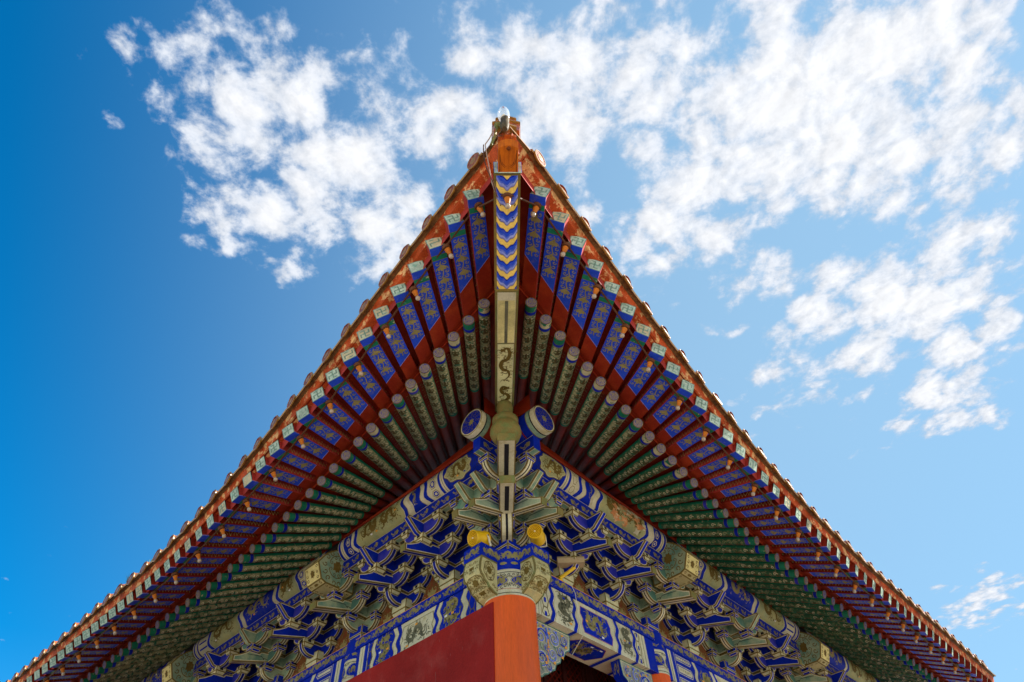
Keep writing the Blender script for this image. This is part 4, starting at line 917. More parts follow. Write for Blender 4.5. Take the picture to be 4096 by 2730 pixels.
    curls(mb, X['c0'] + .02, X['c1'], y0, y1, FPf, 'black_line', .035, .006, rnd, .001)
    ct = [(cm + cw * (1 + .07 * cos(8 * t)) * cos(t), ym - .02 + ch * (1 + .07 * cos(8 * t)) * sin(t)) for t in [2 * pi * q / 48 for q in range(48)]]
    rings(mb, ct, lambda x, y: FPf(x, y, .003), [(.012, 'gilt_line'), (.008, 'cream_paint')], 'celadon', True)
    dragon(mb, cm - cw * .8, cm + cw * .8, ym - .02 - ch * .75, ym - .02 + ch * .75, FPf, 'gilt_ornament', rnd, .006, side < 0, ('accent_orange', 'blue_paint'))
    pn = [(X['z1'] + .22, X['z2'] - .14, 'olive_ornament'), (X['z2'] + .18, X['p1'] - .15, 'gilt_ornament'), (4.50, 4.92, 'gilt_ornament'), (5.22, 6.10, 'olive_ornament'), (6.46, 7.34, 'gilt_ornament'), (9.3, 10.15, 'olive_ornament'), (10.5, 11.9, 'gilt_ornament')]
    for a, b, m in pn:
        n = max(1, round((b - a) / .62))
        for q in range(n):
            dragon(mb, a + (b - a) * q / n + .01, a + (b - a) * (q + 1) / n - .01, y0 + H * .08, y1 - H * .06, FPf, m, rnd, .003, (q % 2 == 0) == (side > 0), ('accent_white', 'accent_orange'))
    for a, b in ((X['c1'] + .19, X['z1'] - .07), (X['h'] + .0, X['e'] - .01), (3.76, 4.34), (8.64, 9.18)):
        n = max(1, round((b - a) / .17))
        for q in range(n):      # hexagon fret
            xa = a + (b - a) * (q + .5) / n; r = (b - a) / n * .42
            for yy, s_ in ((ym, 1), (y0 + H * .06, .8), (y1 - H * .06, .8)):
                hx = [(xa + r * c_, yy + H * .20 * d_ * s_) for c_, d_ in ((-1, 0), (-.5, 1), (.5, 1), (1, 0), (.5, -1), (-.5, -1))]
                rings(mb, hx, lambda x, y: FPf(x, y, .002), [(.008, 'gilt_line'), (.012, 'white_line'), (.02, 'blue_paint')], 'cream_paint', True)
    # long white frame rails
    for yy in (y0 + H * .2, ym, y1 - H * .2): ribbon(mb, [(7.52, yy), (7.80, yy)], .03, FPf, 'blue_paint', .002)
    if side > 0:   # flaked-off patch showing the orange ground
        for q in range(44):
            x = rnd.uniform(1.66, 2.5); blob(mb, x, rnd.uniform(y0, y1), rnd.uniform(.03, .09), rnd.uniform(.02, .06), FPf, rnd.choice(('peel_orange', 'peel_orange', 'peel_orange', 'cream_paint')), .0075 + q * .00004, 8, .35, rnd.random() * 6, rnd)
    part(mb, 'eave_purlin', 30)
    # dark red board between purlin and rafters
    mb = MB()
    prof_ = [(.70, 6.60), (.86, 6.54), (.88, 6.57), (.72, 6.66)]
    for q in range(3): mb.face([W(ue + .32, *prof_[q]), W(UE, *prof_[q]), W(UE, *prof_[q + 1]), W(ue + .32, *prof_[q + 1])], 'red_board')
    # lifting wedge under the fanned rafters
    tri = [(ue + .1, .30), (0, .17), (1.5, .07), (3.0, 0)]
    for (ua, ha), (ub, hb) in zip(tri, tri[1:]):
        mb.face([W(ua, .84, 6.55), W(ub, .84, 6.55), W(ub, .84, 6.56 + hb), W(ua, .84, 6.56 + ha)], 'red_board')
    part(mb, 'purlin_board')
    # big beam heads over the second and third columns
    for k in (3, 7):
        uc = SETU[k] + .012; hw = .195
        pf = [(.45, 5.675), (1.0, 5.675), (1.10, 5.716), (1.214, 5.985), (1.085, 6.19), (.93, 6.31), (.8, 6.37), (.45, 6.37)]
        mb = MB()
        for sg in (-1, 1):
            x = uc + sg * hw; F2 = lambda a, b: W(x, a, b)
            rings(mb, pf, F2, [(.022, 'gilt_line')], 'pale_green')
            FS = lambda a, b, h: W(x + sg * h, a, b)
            blob(mb, .84, 6.02, .08, .10, FS, 'gilt_ornament', .003, 17, .16, 0, rnd)
            ribbon(mb, [(.84 + .16 * cos(t), 6.02 + .20 * sin(t)) for t in [.3 + q * .33 for q in range(18)]], .014, FS, 'gilt_ornament')
            for q in range(13):
                t = 2 * pi * q / 13; ribbon(mb, curl(.83 + .245 * cos(t) * (.9 if cos(t) < 0 else 1), 6.0 + .27 * sin(t), .052, t, .95, 11, 1 if q % 2 else -1), .016, FS, 'gilt_ornament')
            for q in range(8):
                t = 2 * pi * q / 8 + .3; ribbon(mb, curl(.84 + .125 * cos(t), 6.02 + .155 * sin(t), .035, t, .95, 10, 1 if q % 2 else -1), .012, FS, 'gilt_ornament')
        for (va, za), (vb, zb), m in ((pf[0], pf[1], 'yellow_cream'), (pf[1], pf[2], 'yellow_cream'), (pf[2], pf[3], 'yellow_panel'), (pf[3], pf[4], 'yellow_panel'), (pf[4], pf[5], 'yellow_panel')):
            L = hypot(vb - va, zb - za)
            rings(mb, [(-hw, 0), (hw, 0), (hw, L), (-hw, L)], lambda x, y: W(uc + x, va + (vb - va) * y / L, za + (zb - za) * y / L), [(.014, 'gilt_line')], m)
            nrm = (zb - za, -(vb - va))
            FO = lambda x, y, h: W(uc + x, va + (vb - va) * y / L + nrm[0] / L * h, za + (zb - za) * y / L + nrm[1] / L * h)
            if L > .10:
                blob(mb, 0, L / 2, .055, min(.065, L * .22), FO, 'gilt_ornament', .003, 15, .18, 0, rnd)
                curls(mb, -hw + .02, hw - .02, .02, L - .02, FO, 'gilt_ornament', .036, .013, rnd, .003, lambda x, y: abs(x) > .05)
        part(mb, 'beam_head')

# ------------------------------------------------------------------ architraves, columns, walls
AB, AT, PT = 4.335, 4.845, 5.02
VF = .18; VB = -.38
G = 'gilt_line'; Wt = 'white_line'; Cr = 'cream_paint'; Bl = 'blue_paint'; Bk = 'black_line'
def hexfret(mb, F, xa, xb, y0, y1):
    ym = (y0 + y1) / 2; H = y1 - y0
    for yy, s_ in ((ym, 1), (y0 + H * .05, .9), (y1 - H * .05, .9)):
        r = (xb - xa) / 2; c = (xa + xb) / 2
        hx = [(c + r * a, max(y0, min(y1, yy + H * .24 * b * s_))) for a, b in ((-1, 0), (-.5, 1), (.5, 1), (1, 0), (.5, -1), (-.5, -1))]
        for i in range(6): ribbon(mb, [hx[i], hx[(i + 1) % 6]], .012, F, G, .003)
        blob(mb, c, yy, r * .35, H * .09, F, Bl, .0035, 8, .1)
for side in (1, -1):
    W = WR(side); rnd = random.Random(70 + side); UE = 13.2
    # main architrave: y runs up the front, negative y runs back under it
    def FA(x, y, h):
        return W(x, VF + h, AB + y) if y >= 0 else W(x, VF + y, AB - h)
    H = AT - AB; UW = VF - VB
    mb = MB()
    if side > 0:
        Bd = [(.30, 0, Bl), (.335, 0, Wt), (.345, 0, Cr), (.388, 0, Bk), (.396, 0, Cr), (.44, 0, G), (.448, 0, Cr), (.62, .05, G), (.63, .05, Bl), (.70, .05, Wt), (.715, .05, G), (.722, .05, Cr), (1.12, .05, Bl), (1.19, .05, Wt), (1.205, .05, G), (1.213, .05, Cr), (2.11, .05, G), (2.118, .05, Wt), (2.13, .05, Bl), (2.21, .05, Cr), (2.55, .05, G), (2.558, .05, Wt), (2.57, .05, Bl), (2.64, .05, Cr), (2.80, 0, G), (2.808, 0, Cr), (2.87, 0, Bk), (2.88, 0, Cr), (2.935, 0, Wt), (2.945, 0, Bl), (3.58, 0, Cr), (3.62, 0, Bk), (3.63, 0, Cr), (3.67, 0, Wt), (3.68, 0, Bl), (3.77, 0, Wt), (3.78, 0, Bl), (4.31, .06, G), (4.318, .06, Cr), (4.40, .06, G), (4.41, .06, Bl), (4.86, .06, G), (4.87, .06, Cr), (4.95, .06, Wt), (4.96, .06, Bl), (5.04, .06, Cr), (6.3, -.06, Bl), (6.4, -.06, Cr), (6.5, -.06, Bl), (7.2, -.06, Cr), (7.8, 0, Bl), (8.5, 0, Cr), (9.2, 0, Bl), (UE, 0, None)]
    else:
        Bd = [(.30, 0, Bl), (.36, 0, Wt), (.37, 0, Cr), (.45, 0, G), (.458, 0, Bl), (.60, .06, G), (.61, .06, Cr), (.71, .06, G), (.72, .06, Bl), (1.15, .06, G), (1.16, .06, Cr), (1.225, .06, G), (1.233, .06, Bl), (1.30, .06, Wt), (1.31, .06, Cr), (2.09, -.04, Wt), (2.10, -.04, Bl), (2.19, -.06, G), (2.20, -.06, Cr), (2.28, -.06, G), (2.29, -.06, Bl), (2.66, .05, G), (2.67, .05, Cr), (2.75, .05, G), (2.76, .05, Bl), (2.88, 0, Wt), (2.89, 0, Bl), (2.98, 0, Wt), (2.99, 0, Cr), (3.03, 0, Bk), (3.037, 0, Cr), (3.10, 0, Bl), (3.60, 0, Cr), (3.66, 0, Bk), (3.67, 0, Cr), (3.72, 0, Bl), (3.82, 0, Wt), (3.83, 0, Bl), (4.3, .06, G), (4.31, .06, Cr), (4.4, .06, Bl), (4.9, .06, Cr), (5.0, .06, Bl), (5.1, .06, Cr), (6.3, -.06, Bl), (7.2, -.06, Cr), (7.8, 0, Bl), (8.5, 0, Cr), (9.2, 0, Bl), (UE, 0, None)]
    ysf = [H * q / 12 for q in range(13)]
    sections(mb, FA, ysf, Bd)
    # underside continues the same bands straight back
    Bu = [(x, 0, m) for x, a, m in Bd]
    mb.face([FA(.3, -.0001, 0), FA(UE, -.0001, 0), FA(UE, -UW, 0), FA(.3, -UW, 0)], Cr)
    if side > 0:
        FU = lambda x, y, h: W(x, VF - y, AB - h)
        bb = [(Bu[i][0], Bu[i + 1][0], Bu[i][2]) for i in range(len(Bu) - 1)]
        for a, b, m in bb:
            if m in (Bl, Bk, Wt, G): mb.face([FU(a, 0, .002), FU(b, 0, .002), FU(b, UW, .002), FU(a, UW, .002)], m)
        for a, b in ((1.24, 2.10), (3.8, 4.3)):
            hx = [(a, UW * .3), (a + .14, .06), (b - .14, .06), (b, UW * .3), (b - .14, UW * .62), (a + .14, UW * .62)] if a < 2 else [(a, .05), (b, .05), (b, UW * .8), (a, UW * .8)]
            hx = [(a + .02, UW * .45), (a + .16, .07), (b - .16, .07), (b - .02, UW * .45), (b - .16, UW - .07), (a + .16, UW - .07)]
            rings(mb, hx, lambda x, y: FU(x, y, .004), [(.008, 'red_side')], Bl)
            small_dragons(mb, a + .16, b - .12, .10, UW - .10, FU, 'olive_ornament', rnd, .42, .006)
            for q in range(3): blob(mb, a + .25 + q * .2, rnd.uniform(.12, UW - .12), .035, .016, FU, rnd.choice(('accent_orange', 'accent_white')), .008, 8, .2, 0, rnd)
    y0, y1 = .03, H - .03
    if side > 0:
        hexfret(mb, FA, .46, .61, y0, y1); hexfret(mb, FA, 2.67, 2.79, y0, y1)
        dragon(mb, .80, 1.13, y0, y1, FA, 'grey_green_ornament', rnd, .004, False, ('blue_paint', 'accent_orange'))
        dragon(mb, 2.29, 2.56, y0, y1, FA, 'grey_green_ornament', rnd, .004, True, ('blue_paint', 'accent_orange'))
        hx = [(1.29, H * .5 + .0), (1.36, H * .5 + .03), (1.31, H - .05), (2.00, H - .05), (2.04, H * .55), (2.09, H * .5), (2.04, H * .45), (2.00, .055), (1.31, .055), (1.36, H * .5 - .03)]
        hx = [(1.33, H - .06), (1.97, H - .06), (2.03, H * .66), (2.02, H * .5), (2.06, H * .36), (2.02, .06), (1.37, .06), (1.33, H * .34), (1.36, H * .5), (1.31, H * .66)]
        rings(mb, hx, lambda x, y: FA(x, y, .003), [(.007, 'red_side'), (.005, 'lavender')], Bl)
        dragon(mb, 1.38, 1.98, .075, H - .07, FA, 'olive_ornament', rnd, .005, True, ('accent_white', 'accent_orange'))
        for yy, hh in ((H * .86, .05), (H * .5, .075), (H * .14, .05)):
            hx = [(3.80, yy - hh), (4.22, yy - hh), (4.27, yy), (4.22, yy + hh), (3.80, yy + hh)]
            rings(mb, hx, lambda x, y: FA(x, y, .003), [(.012, Wt), (.016, Bl), (.008, Wt)], Cr)
            curls(mb, 3.86, 4.18, yy - hh * .5, yy + hh * .5, FA, 'olive_ornament', .03, .009, rnd, .005)
        dragon(mb, 4.47, 4.86, y0, y1, FA, 'olive_ornament', rnd, .004, False, ('accent_white', 'accent_orange'))
        dragon(mb, 5.1, 6.2, y0 + .05, y1 - .05, FA, 'grey_green_ornament', rnd, .004)
    else:
        dragon(mb, .80, 1.13, y0, y1, FA, 'olive_ornament', rnd, .004, True, ('accent_orange', 'accent_white'))
        hx = [(1.36, H - .06), (2.03, H - .06), (2.07, H * .62), (2.03, H * .5), (2.07, H * .38), (2.05, .06), (1.38, .06), (1.34, H * .36), (1.375, H * .5), (1.34, H * .64)]
        rings(mb, hx, lambda x, y: FA(x, y, .003), [(.007, G), (.004, Cr), (.004, 'grey_green_ornament')], 'cream_paint')
        dragon(mb, 1.42, 2.0, .08, H - .08, FA, 'grey_green_ornament', rnd, .005, False, ('accent_orange',))
        dragon(mb, 2.32, 2.63, y0, y1, FA, 'olive_ornament', rnd, .004, False, ('accent_orange', 'accent_white'))
        hexfret(mb, FA, .47, .60, y0, y1); hexfret(mb, FA, 2.77, 2.88, y0, y1)
        for yy, hh in ((H * .86, .05), (H * .5, .075), (H * .14, .05)):
            hx = [(3.85, yy - hh), (4.22, yy - hh), (4.27, yy), (4.22, yy + hh), (3.85, yy + hh)]
            rings(mb, hx, lambda x, y: FA(x, y, .003), [(.012, Wt), (.016, Bl), (.008, Wt)], Cr)
        dragon(mb, 4.45, 4.88, y0, y1, FA, 'olive_ornament', rnd, .004)
        dragon(mb, 5.15, 6.2, y0 + .05, y1 - .05, FA, 'grey_green_ornament', rnd, .004)
    mb.face([W(.3, VB, AB), W(UE, VB, AB), W(UE, VB, AT), W(.3, VB, AT)], Cr)
    part(mb, 'architrave')
    # plate beam: blue with running gold dragons, orange upper edge
    mb = MB(); VP = .207
    FP = lambda x, y, h: W(x, VP + h, AT + y)
    HP = PT - AT
    mb.face([FP(.28, 0, 0), FP(UE, 0, 0), FP(UE, HP, 0), FP(.28, HP, 0)], Bl)
    mb.face([FP(.28, 0, 0), FP(UE, 0, 0), W(UE, 0, AT + .001), W(.28, 0, AT + .001)], Bl)
    mb.face([FP(.28, HP, 0), FP(UE, HP, 0), W(UE, -.2, PT), W(.28, -.2, PT)], 'aged_olive')
    ribbon(mb, [(.28, HP - .004), (UE, HP - .004)], .008, FP, 'accent_orange', .002)
    small_dragons(mb, .34, UE, .012, HP - .010, FP, 'olive_ornament', rnd, .40, .003)
    clouds(mb, .4, UE, .03, HP - .02, FP, 'olive_ornament', rnd, .16, .0026)
    part(mb, 'plate_beam')
    # carved beam end crossing the corner
    if side > 0: pf = [(-.28, 4.825), (-.63, 4.825), (-.655, 4.72), (-.66, 4.62), (-.635, 4.565), (-.60, 4.54), (-.575, 4.495), (-.52, 4.465), (-.49, 4.425), (-.44, 4.405), (-.39, 4.375), (-.28, 4.345)]
    else: pf = [(-.28, 4.825), (-.565, 4.825), (-.59, 4.72), (-.595, 4.62), (-.57, 4.565), (-.54, 4.54), (-.515, 4.495), (-.46, 4.465), (-.43, 4.425), (-.39, 4.405), (-.34, 4.375), (-.25, 4.345)]
    va, vb = -.215, .112; mb = MB()
    for v, sg in ((va, -1), (vb, 1)):
        rings(mb, pf, lambda x, y: W(x, v, y), [(.020, 'aged_olive')], 'yellow_cream')
        FS = lambda x, y, h: W(x, v + sg * h, y)
        xm = -.49 if side > 0 else -.44
        blob(mb, xm, 4.66, .05, .06, FS, 'gilt_ornament', .003, 15, .18, 0, rnd)
        ribbon(mb, [(xm + .10 * cos(t) + .01 * sin(5 * t), 4.65 + .135 * sin(t)) for t in [q * .33 for q in range(20)]], 0.011, FS, 'gilt_ornament', .003)
        for q in range(12):
            t = 2 * pi * q / 12; ribbon(mb, curl(xm + .075 * cos(t), 4.65 + .105 * sin(t), .026, t, .9, 8, 1 if q % 2 else -1), 0.011, FS, 'gilt_ornament', .003)
        for q in range(4): ribbon(mb, curl(-.42 + q * .035, 4.47 - q * .015, .024, q * 2., .9, 8), 0.011, FS, 'gilt_ornament', .003)
    for (xa, za), (xb, zb) in zip(pf[1:], pf[2:]):
        mb.face([W(xa, va, za), W(xa, vb, za), W(xb, vb, zb), W(xb, va, zb)], 'yellow_cream')
        for t0, t1 in ((0, .07), (.93, 1)):
            q = lambda x, t, z: W(x - .002, va + (vb - va) * t, z - .001)
            mb.face([q(xa, t0, za), q(xa, t1, za), q(xb, t1, zb), q(xb, t0, zb)], 'aged_olive')
    xo = pf[1][0]
    for (z0, z1, xa, xb) in ((4.60, 4.80, xo - .03, xo - .005), (4.43, 4.58, xo + .12, xo - .01), (4.375, 4.46, xo + .26, xo + .10)):
        FE_ = lambda x, y, h: W(xa + (xb - xa) * y - h * .8, va + (vb - va) * x, z0 + (z1 - z0) * y - h * .6)
        blob(mb, .5, .5, .17, .24, FE_, 'gilt_ornament', .012, 15, .18, 0, rnd)
        for q in range(10):
            t = 2 * pi * q / 10; ribbon(mb, curl(.5 + .33 * cos(t), .5 + .36 * sin(t), .10, t, .9, 8, 1 if q % 2 else -1), .035, FE_, 'gilt_ornament', .012)
        if z0 < 4.6: ribbon(mb, [(.08, .1), (.1, .75), (.3, .97), (.7, .97), (.9, .75), (.92, .1)], .04, FE_, 'gilt_ornament', .012)
    part(mb, 'carved_beam_end')
    mb = MB()
    for v, sg in ((va - .01, -1), (vb + .01, 1)):
        pp = [W(-.28, v, 4.826), W(xo - .012, v, 4.826), W(xo - .012, v, PT), W(-.28, v, PT)]
        mb.face(pp, Bl); FS = lambda x, y, h: W(x, v + sg * h, y)
        clouds(mb, xo, -.28, 4.85, PT - .02, FS, 'olive_ornament', rnd, .12, .003)
        dragon(mb, xo + .01, -.3, 4.86, PT - .02, FS, 'olive_ornament', rnd, .004)
    mb.face([W(xo - .012, va - .01, 4.826), W(xo - .012, vb + .01, 4.826), W(xo - .012, vb + .01, PT), W(xo - .012, va - .01, PT)], Bl)
    FE_ = lambda x, y, h: W(xo - .012 - h, x, y)
    dragon(mb, va + .01, vb - .01, 4.86, PT - .02, FE_, 'olive_ornament', rnd, .004); clouds(mb, va, vb, 4.85, PT - .02, FE_, 'olive_ornament', rnd, .12, .003)
    mb.face([W(-.28, va - .01, PT), W(xo - .012, va - .01, PT), W(xo - .012, vb + .01, PT), W(-.28, vb + .01, PT)], Bl)
    mb.face([W(-.28, va - .01, 4.826), W(xo - .012, va - .01, 4.826), W(xo - .012, vb + .01, 4.826), W(-.28, vb + .01, 4.826)], 'aged_olive')
    part(mb, 'plate_beam_end')
# columns
def column(c, r, name='column', vis=None):
    mb = MB(); c = Vector(c); k = 40
    R = lambda z, q: c + Vector((r * cos(2 * pi * q / k), r * sin(2 * pi * q / k), z))
    for z0, z1, m in ((GROUND_Z + .25, 1.0, 'orange_lacquer'), (1.0, 3.0, 'orange_lacquer'), (3.0, 4.345, 'orange_lacquer')):
        for q in range(k): mb.face([R(z0, q), R(z0, q + 1), R(z1, q + 1), R(z1, q)], m)
    o = part(mb, name, 40)
    mb = MB(); r2 = r + .003
    R2 = lambda z, q: c + Vector((r2 * cos(2 * pi * q / k), r2 * sin(2 * pi * q / k), z))
    for z0, z1, m in ((4.345, 4.372, Cr), (4.372, 4.382, Bk), (4.382, 4.43, Cr), (4.43, 4.436, 'red_side'), (4.436, 4.665, Cr), (4.665, 4.675, Bk), (4.675, 4.70, Cr), (4.70, 4.715, Wt), (4.715, 5.02, Bl)):
        for q in range(k): mb.face([R2(z0, q), R2(z0, q + 1), R2(z1, q + 1), R2(z1, q)], m)
    R1 = [R2(4.345, q) for q in range(k)]; mb.face(R1, Cr)
    rnd = random.Random(8)
    def FC(x, y, h):
        a = -pi / 2 + x / r2; return c + Vector(((r2 + h) * cos(a), (r2 + h) * sin(a), y))
    return mb, FC, r2, o, rnd
mb, FC, r2, o, rnd = column((0, 0, 0), .352, 'corner_column')
zc = 4.55
for sx in (-1, 1):   # blue lobes left and right, scrolls above and below
    lob = [(sx * (.22 - .205 * sin(pi * q / 12) ** .8), zc - .105 + .21 * q / 12) for q in range(13)] + [(sx * .30, zc + .105), (sx * .30, zc - .105)]
    rings(mb, lob, lambda x, y: FC(x, y, .002), [(.008, G), (.005, Cr)], Bl, True)
    dragon(mb, min(sx * .05, sx * .2), max(sx * .05, sx * .2), zc - .07, zc + .07, FC, 'olive_ornament', rnd, .005)
for y0, s in ((zc + .10, 1), (zc - .10, -1)):
    for q in range(5):
        x = (q - 2) * .055; ribbon(mb, curl(x, y0 - s * (.006 if q in (0, 4) else .02), .022, q * 1.9, .9, 10, 1 if q % 2 else -1), .008, FC, Bk, .004)
    for q in (-1, 0, 1): ribbon(mb, curl(q * .035, y0 - s * .048, .016, q * 2., .9, 8), .007, FC, Bk, .004)
for q in range(5): blob(mb, (q - 2) * .07, 4.90 + (.02 if q % 2 else 0), .03, .035, FC, 'olive_ornament', .003, 9, .25, q, rnd)
for sx in (-1, 1): blob(mb, sx * .075, 4.80, .05, .022, FC, 'olive_ornament', .003, 14, .05, 0, rnd)
dragon(mb, -.16, .16, 4.85, 5.0, FC, 'olive_ornament', rnd, .004)
part(mb, 'painted_column_head', 40, o)
for side in (1, -1):
    for k in (3, 7):
        W = WR(side); cc = W(SETU[k], 0, 0)
        if side > 0: mb, FC, r2, o, rnd = column(cc, .235)
        else:
            mb, FC, r2, o, rnd = column(cc, .235); 
        # panel facing outwards-left
        base = atan2(*(W(-.6, .8, 0) - W(0, 0, 0)).yx) + pi / 2
        FK = lambda x, y, h: FC(x + base * r2, y, h)
        for xx in (0, .5, -.5):
            lob = [(xx * .6 + .14 * cos(t) * (1 - .25 * sin(t)), zc + .105 * sin(t)) for t in [2 * pi * q / 24 for q in range(24)]]
            rings(mb, lob, lambda x, y: FK(x, y, .002), [(.007, G), (.005, Cr)], Bl, True)
            dragon(mb, xx * .6 - .10, xx * .6 + .10, zc - .07, zc + .07, FK, 'olive_ornament', rnd, .005)
            for yy in (zc + .095, zc - .095):
                for q in range(4): ribbon(mb, curl(xx * .6 + .11 + q * .025, yy, .016, q * 1.9, .9, 8), .006, FK, Bk, .004)
        clouds(mb, -.5, .5, 4.74, 4.84, FK, 'olive_ornament', rnd, .2, .003)
        part(mb, 'painted_column_head', 40, o)
# column bases
for c in [Vector((0, 0, 0))] + [WR(s)(SETU[k], 0, 0) for s in (1, -1) for k in (3, 7)]:
    mb = MB(); r = .46 if c.length < .1 else .34
    lathe(mb, c + Vector((0, 0, GROUND_Z)), (0, 0, 1), [(0, r + .06), (.08, r + .06), (.16, r + .02), (.25, r - .05)], 28, 'stone_base'); part(mb, 'column_base', 35)
# solid red wall on the left, end butting on the corner column
W = WR(-1); mb = MB(); u0 = -.045; vw = .366; zt = 4.285; n = 30
for q in range(n):
    ua, ub = u0 + (13 - u0) * q / n, u0 + (13 - u0) * (q + 1) / n
    mb.face([W(ua, vw, GROUND_Z), W(ub, vw, GROUND_Z), W(ub, vw, zt), W(ua, vw, zt)], 'wall_red')
    mb.face([W(ua, vw, zt), W(ub, vw, zt), W(ub, .20, zt + .03), W(ua, .20, zt + .03)], 'wall_red')
    mb.face([W(ua, -.45, GROUND_Z), W(ub, -.45, GROUND_Z), W(ub, -.45, zt), W(ua, -.45, zt)], 'wall_red')
mb.face([W(u0, vw, GROUND_Z), W(u0, vw, zt), W(u0, .2, zt + .03), W(u0, .2, GROUND_Z)], 'wall_red')
for x, za, zb in ((1.02, 2.6, 3.75), (2.2, 3.2, 3.98), (.5, 3.0, 3.35), (3.1, 2.9, 3.6), (1.6, 3.3, 3.42)):
    rd = random.Random(int(x * 10)); FWl = lambda a, b, h: W(a, vw + h, b)
    ribbon(mb, [(x + rd.uniform(-.006, .006), za + (zb - za) * q / 14) for q in range(15)], .004, FWl, 'wall_scratch', .001)
for q in range(26):
    rd = random.Random(q); x = rd.uniform(.1, 4); z = rd.uniform(3.2, 4.2); ribbon(mb, [(x, z), (x + rd.uniform(-.01, .01), z - rd.uniform(.015, .05))], .004, FWl, 'wall_scratch', .0012)
part(mb, 'red_wall')
# right side: recessed lattice wall
W = WR(1); mb = MB(); vl = -.95
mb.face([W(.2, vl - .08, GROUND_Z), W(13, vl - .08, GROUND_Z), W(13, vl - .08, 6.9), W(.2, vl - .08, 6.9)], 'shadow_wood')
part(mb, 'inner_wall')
for q in range(9):
    ua = .25 + q * 1.28; ub = ua + 1.28
    mb = MB()
    for x, w in ((ua + .05, .05), (ub - .05, .05), (ua + .16, .03), (ub - .16, .03), ((ua + ub) / 2, .045)):
        box(mb, W(x, vl, 2.4), W(w, 0, 0), W(0, .06, 0), Vector((0, 0, 2.9)), 'dark_wood')
    for z in (5.2, 3.9, 1.4, -.4): box(mb, W((ua + ub) / 2, vl + .004, z), W(.64, 0, 0), W(0, .055, 0), Vector((0, 0, .06)), 'dark_wood')
    f = part(mb, 'lattice_window')
    mb = MB(); FLt = lambda x, y, h: W(x, vl + h, y)
    s = .115
    for sg in (1, -1):
        for j in range(-12, 46):
            c = 1.4 + j * s
            p0 = (ua, c if sg > 0 else c + 1.28); p1 = (ub, c + 1.28 if sg > 0 else c)
            if max(p0[1], p1[1]) < 1.5 or min(p0[1], p1[1]) > 5.3: continue
            ribbon(mb, [p0, p1], .034, FLt, 'dark_wood', .02); ribbon(mb, [p0, p1], .012, FLt, 'red_paint', .032)
    for j in range(int(1.28 / s) + 1): ribbon(mb, [(ua + j * s, 1.4), (ua + j * s, 5.2)], .022, FLt, 'dark_wood', .026)
    part(mb, 'lattice_grid', None, f)
# carved brackets (queti) under the right architrave
def queti(x0, sgn, th, nm='carved_corbel'):
    W = WR(1); mb = MB()
    pf = [(0, 4.332), (.82, 4.332), (.815, 4.24), (.79, 4.10), (.70, 4.05), (.665, 3.985), (.59, 3.945), (.565, 3.87), (.47, 3.82), (.44, 3.74), (.36, 3.715), (.30, 3.655), (.22, 3.63), (.16, 3.58), (.06, 3.57), (0, 3.66)]
    P = [(x0 + sgn * x, z) for x, z in pf]; vc = .0
    for v, s2 in ((vc + th / 2, 1), (vc - th / 2, -1)):
        rings(mb, P, lambda a, b: W(a, v, b), [(.018, 'verdigris'), (.008, 'cream_paint')], 'corbel_ground')
    for (xa, za), (xb, zb) in zip(P[1:], P[2:]):
        mb.face([W(xa, vc - th / 2, za), W(xa, vc + th / 2, za), W(xb, vc + th / 2, zb), W(xb, vc - th / 2, zb)], 'verdigris' if th < .15 else Bl)
    if th > .15:
        FQ = lambda x, y, h: W(x0 + sgn * (.805 + h), vc - th / 2 + th * x, y)
        xs_ = [(P[q][0], P[q][1]) for q in range(len(P))]
        dragon(mb, .1, .9, 4.10, 4.31, FQ, 'olive_ornament', random.Random(4), .018)
    rd = random.Random(15)
    F = lambda x, y, h: W(x0 + sgn * x, vc + th / 2 + h, y)
    for x, y, r in ((.18, 4.12, .125), (.45, 4.16, .105), (.67, 4.20, .085), (.17, 3.83, .11), (.40, 3.93, .10), (.58, 4.03, .08), (.28, 3.99, .05), (.30, 3.74, .06)):
        a0 = rd.uniform(0, 6); sg = rd.choice((1, -1))
        ribbon(mb, curl(x, y, r, a0, 1.6, 26, sg), r * .30, F, 'white_line', .008)
        ribbon(mb, curl(x, y, r * .97, a0, 1.55, 26, sg), r * .12, F, 'mid_blue', .012)
        ribbon(mb, curl(x, y, r * 1.12, a0 + .8, .55, 12, sg), r * .16, F, Bl if rd.random() < .6 else 'pale_blue', .010)
        blob(mb, x + r * 1.05 * cos(a0 + 2), y + r * 1.05 * sin(a0 + 2), .026, .02, F, 'accent_orange', .013, 8, .3, a0, rd)
        ribbon(mb, curl(x + r * .3, y - r * .9, r * .5, a0, .8, 12, -sg), r * .14, F, 'pale_green', .009)
    for q in range(5): blob(mb, .12 + q * .13, 4.285 - .006 * q, .024, .016, F, rd.choice(('accent_orange', 'mid_blue')), .010, 8, .25, q, rd)
    ribbon(mb, [(.30, 4.27), (.34, 4.1), (.31, 3.9), (.24, 3.78)], .03, F, 'mid_blue', .008)
    for q in range(3): blob(mb, .33 - q * .02, 4.08 - q * .12, .013, .05, F, 'accent_orange', .011, 8, .1, 0, rd)
    part(mb, nm)
queti(.345, 1, .11); queti(SETU[3] - .23, -1, .17)
queti(SETU[3] + .23, 1, .11); queti(SETU[7] - .23, -1, .17)
# ceiling that closes the hall
mb = MB()
mb.face([WR(1)(0, 0, 6.9), WR(1)(13, 0, 6.9), WR(1)(13, -13, 6.9), WR(1)(0, -13, 6.9)], 'shadow_wood'); part(mb, 'ceiling_board')
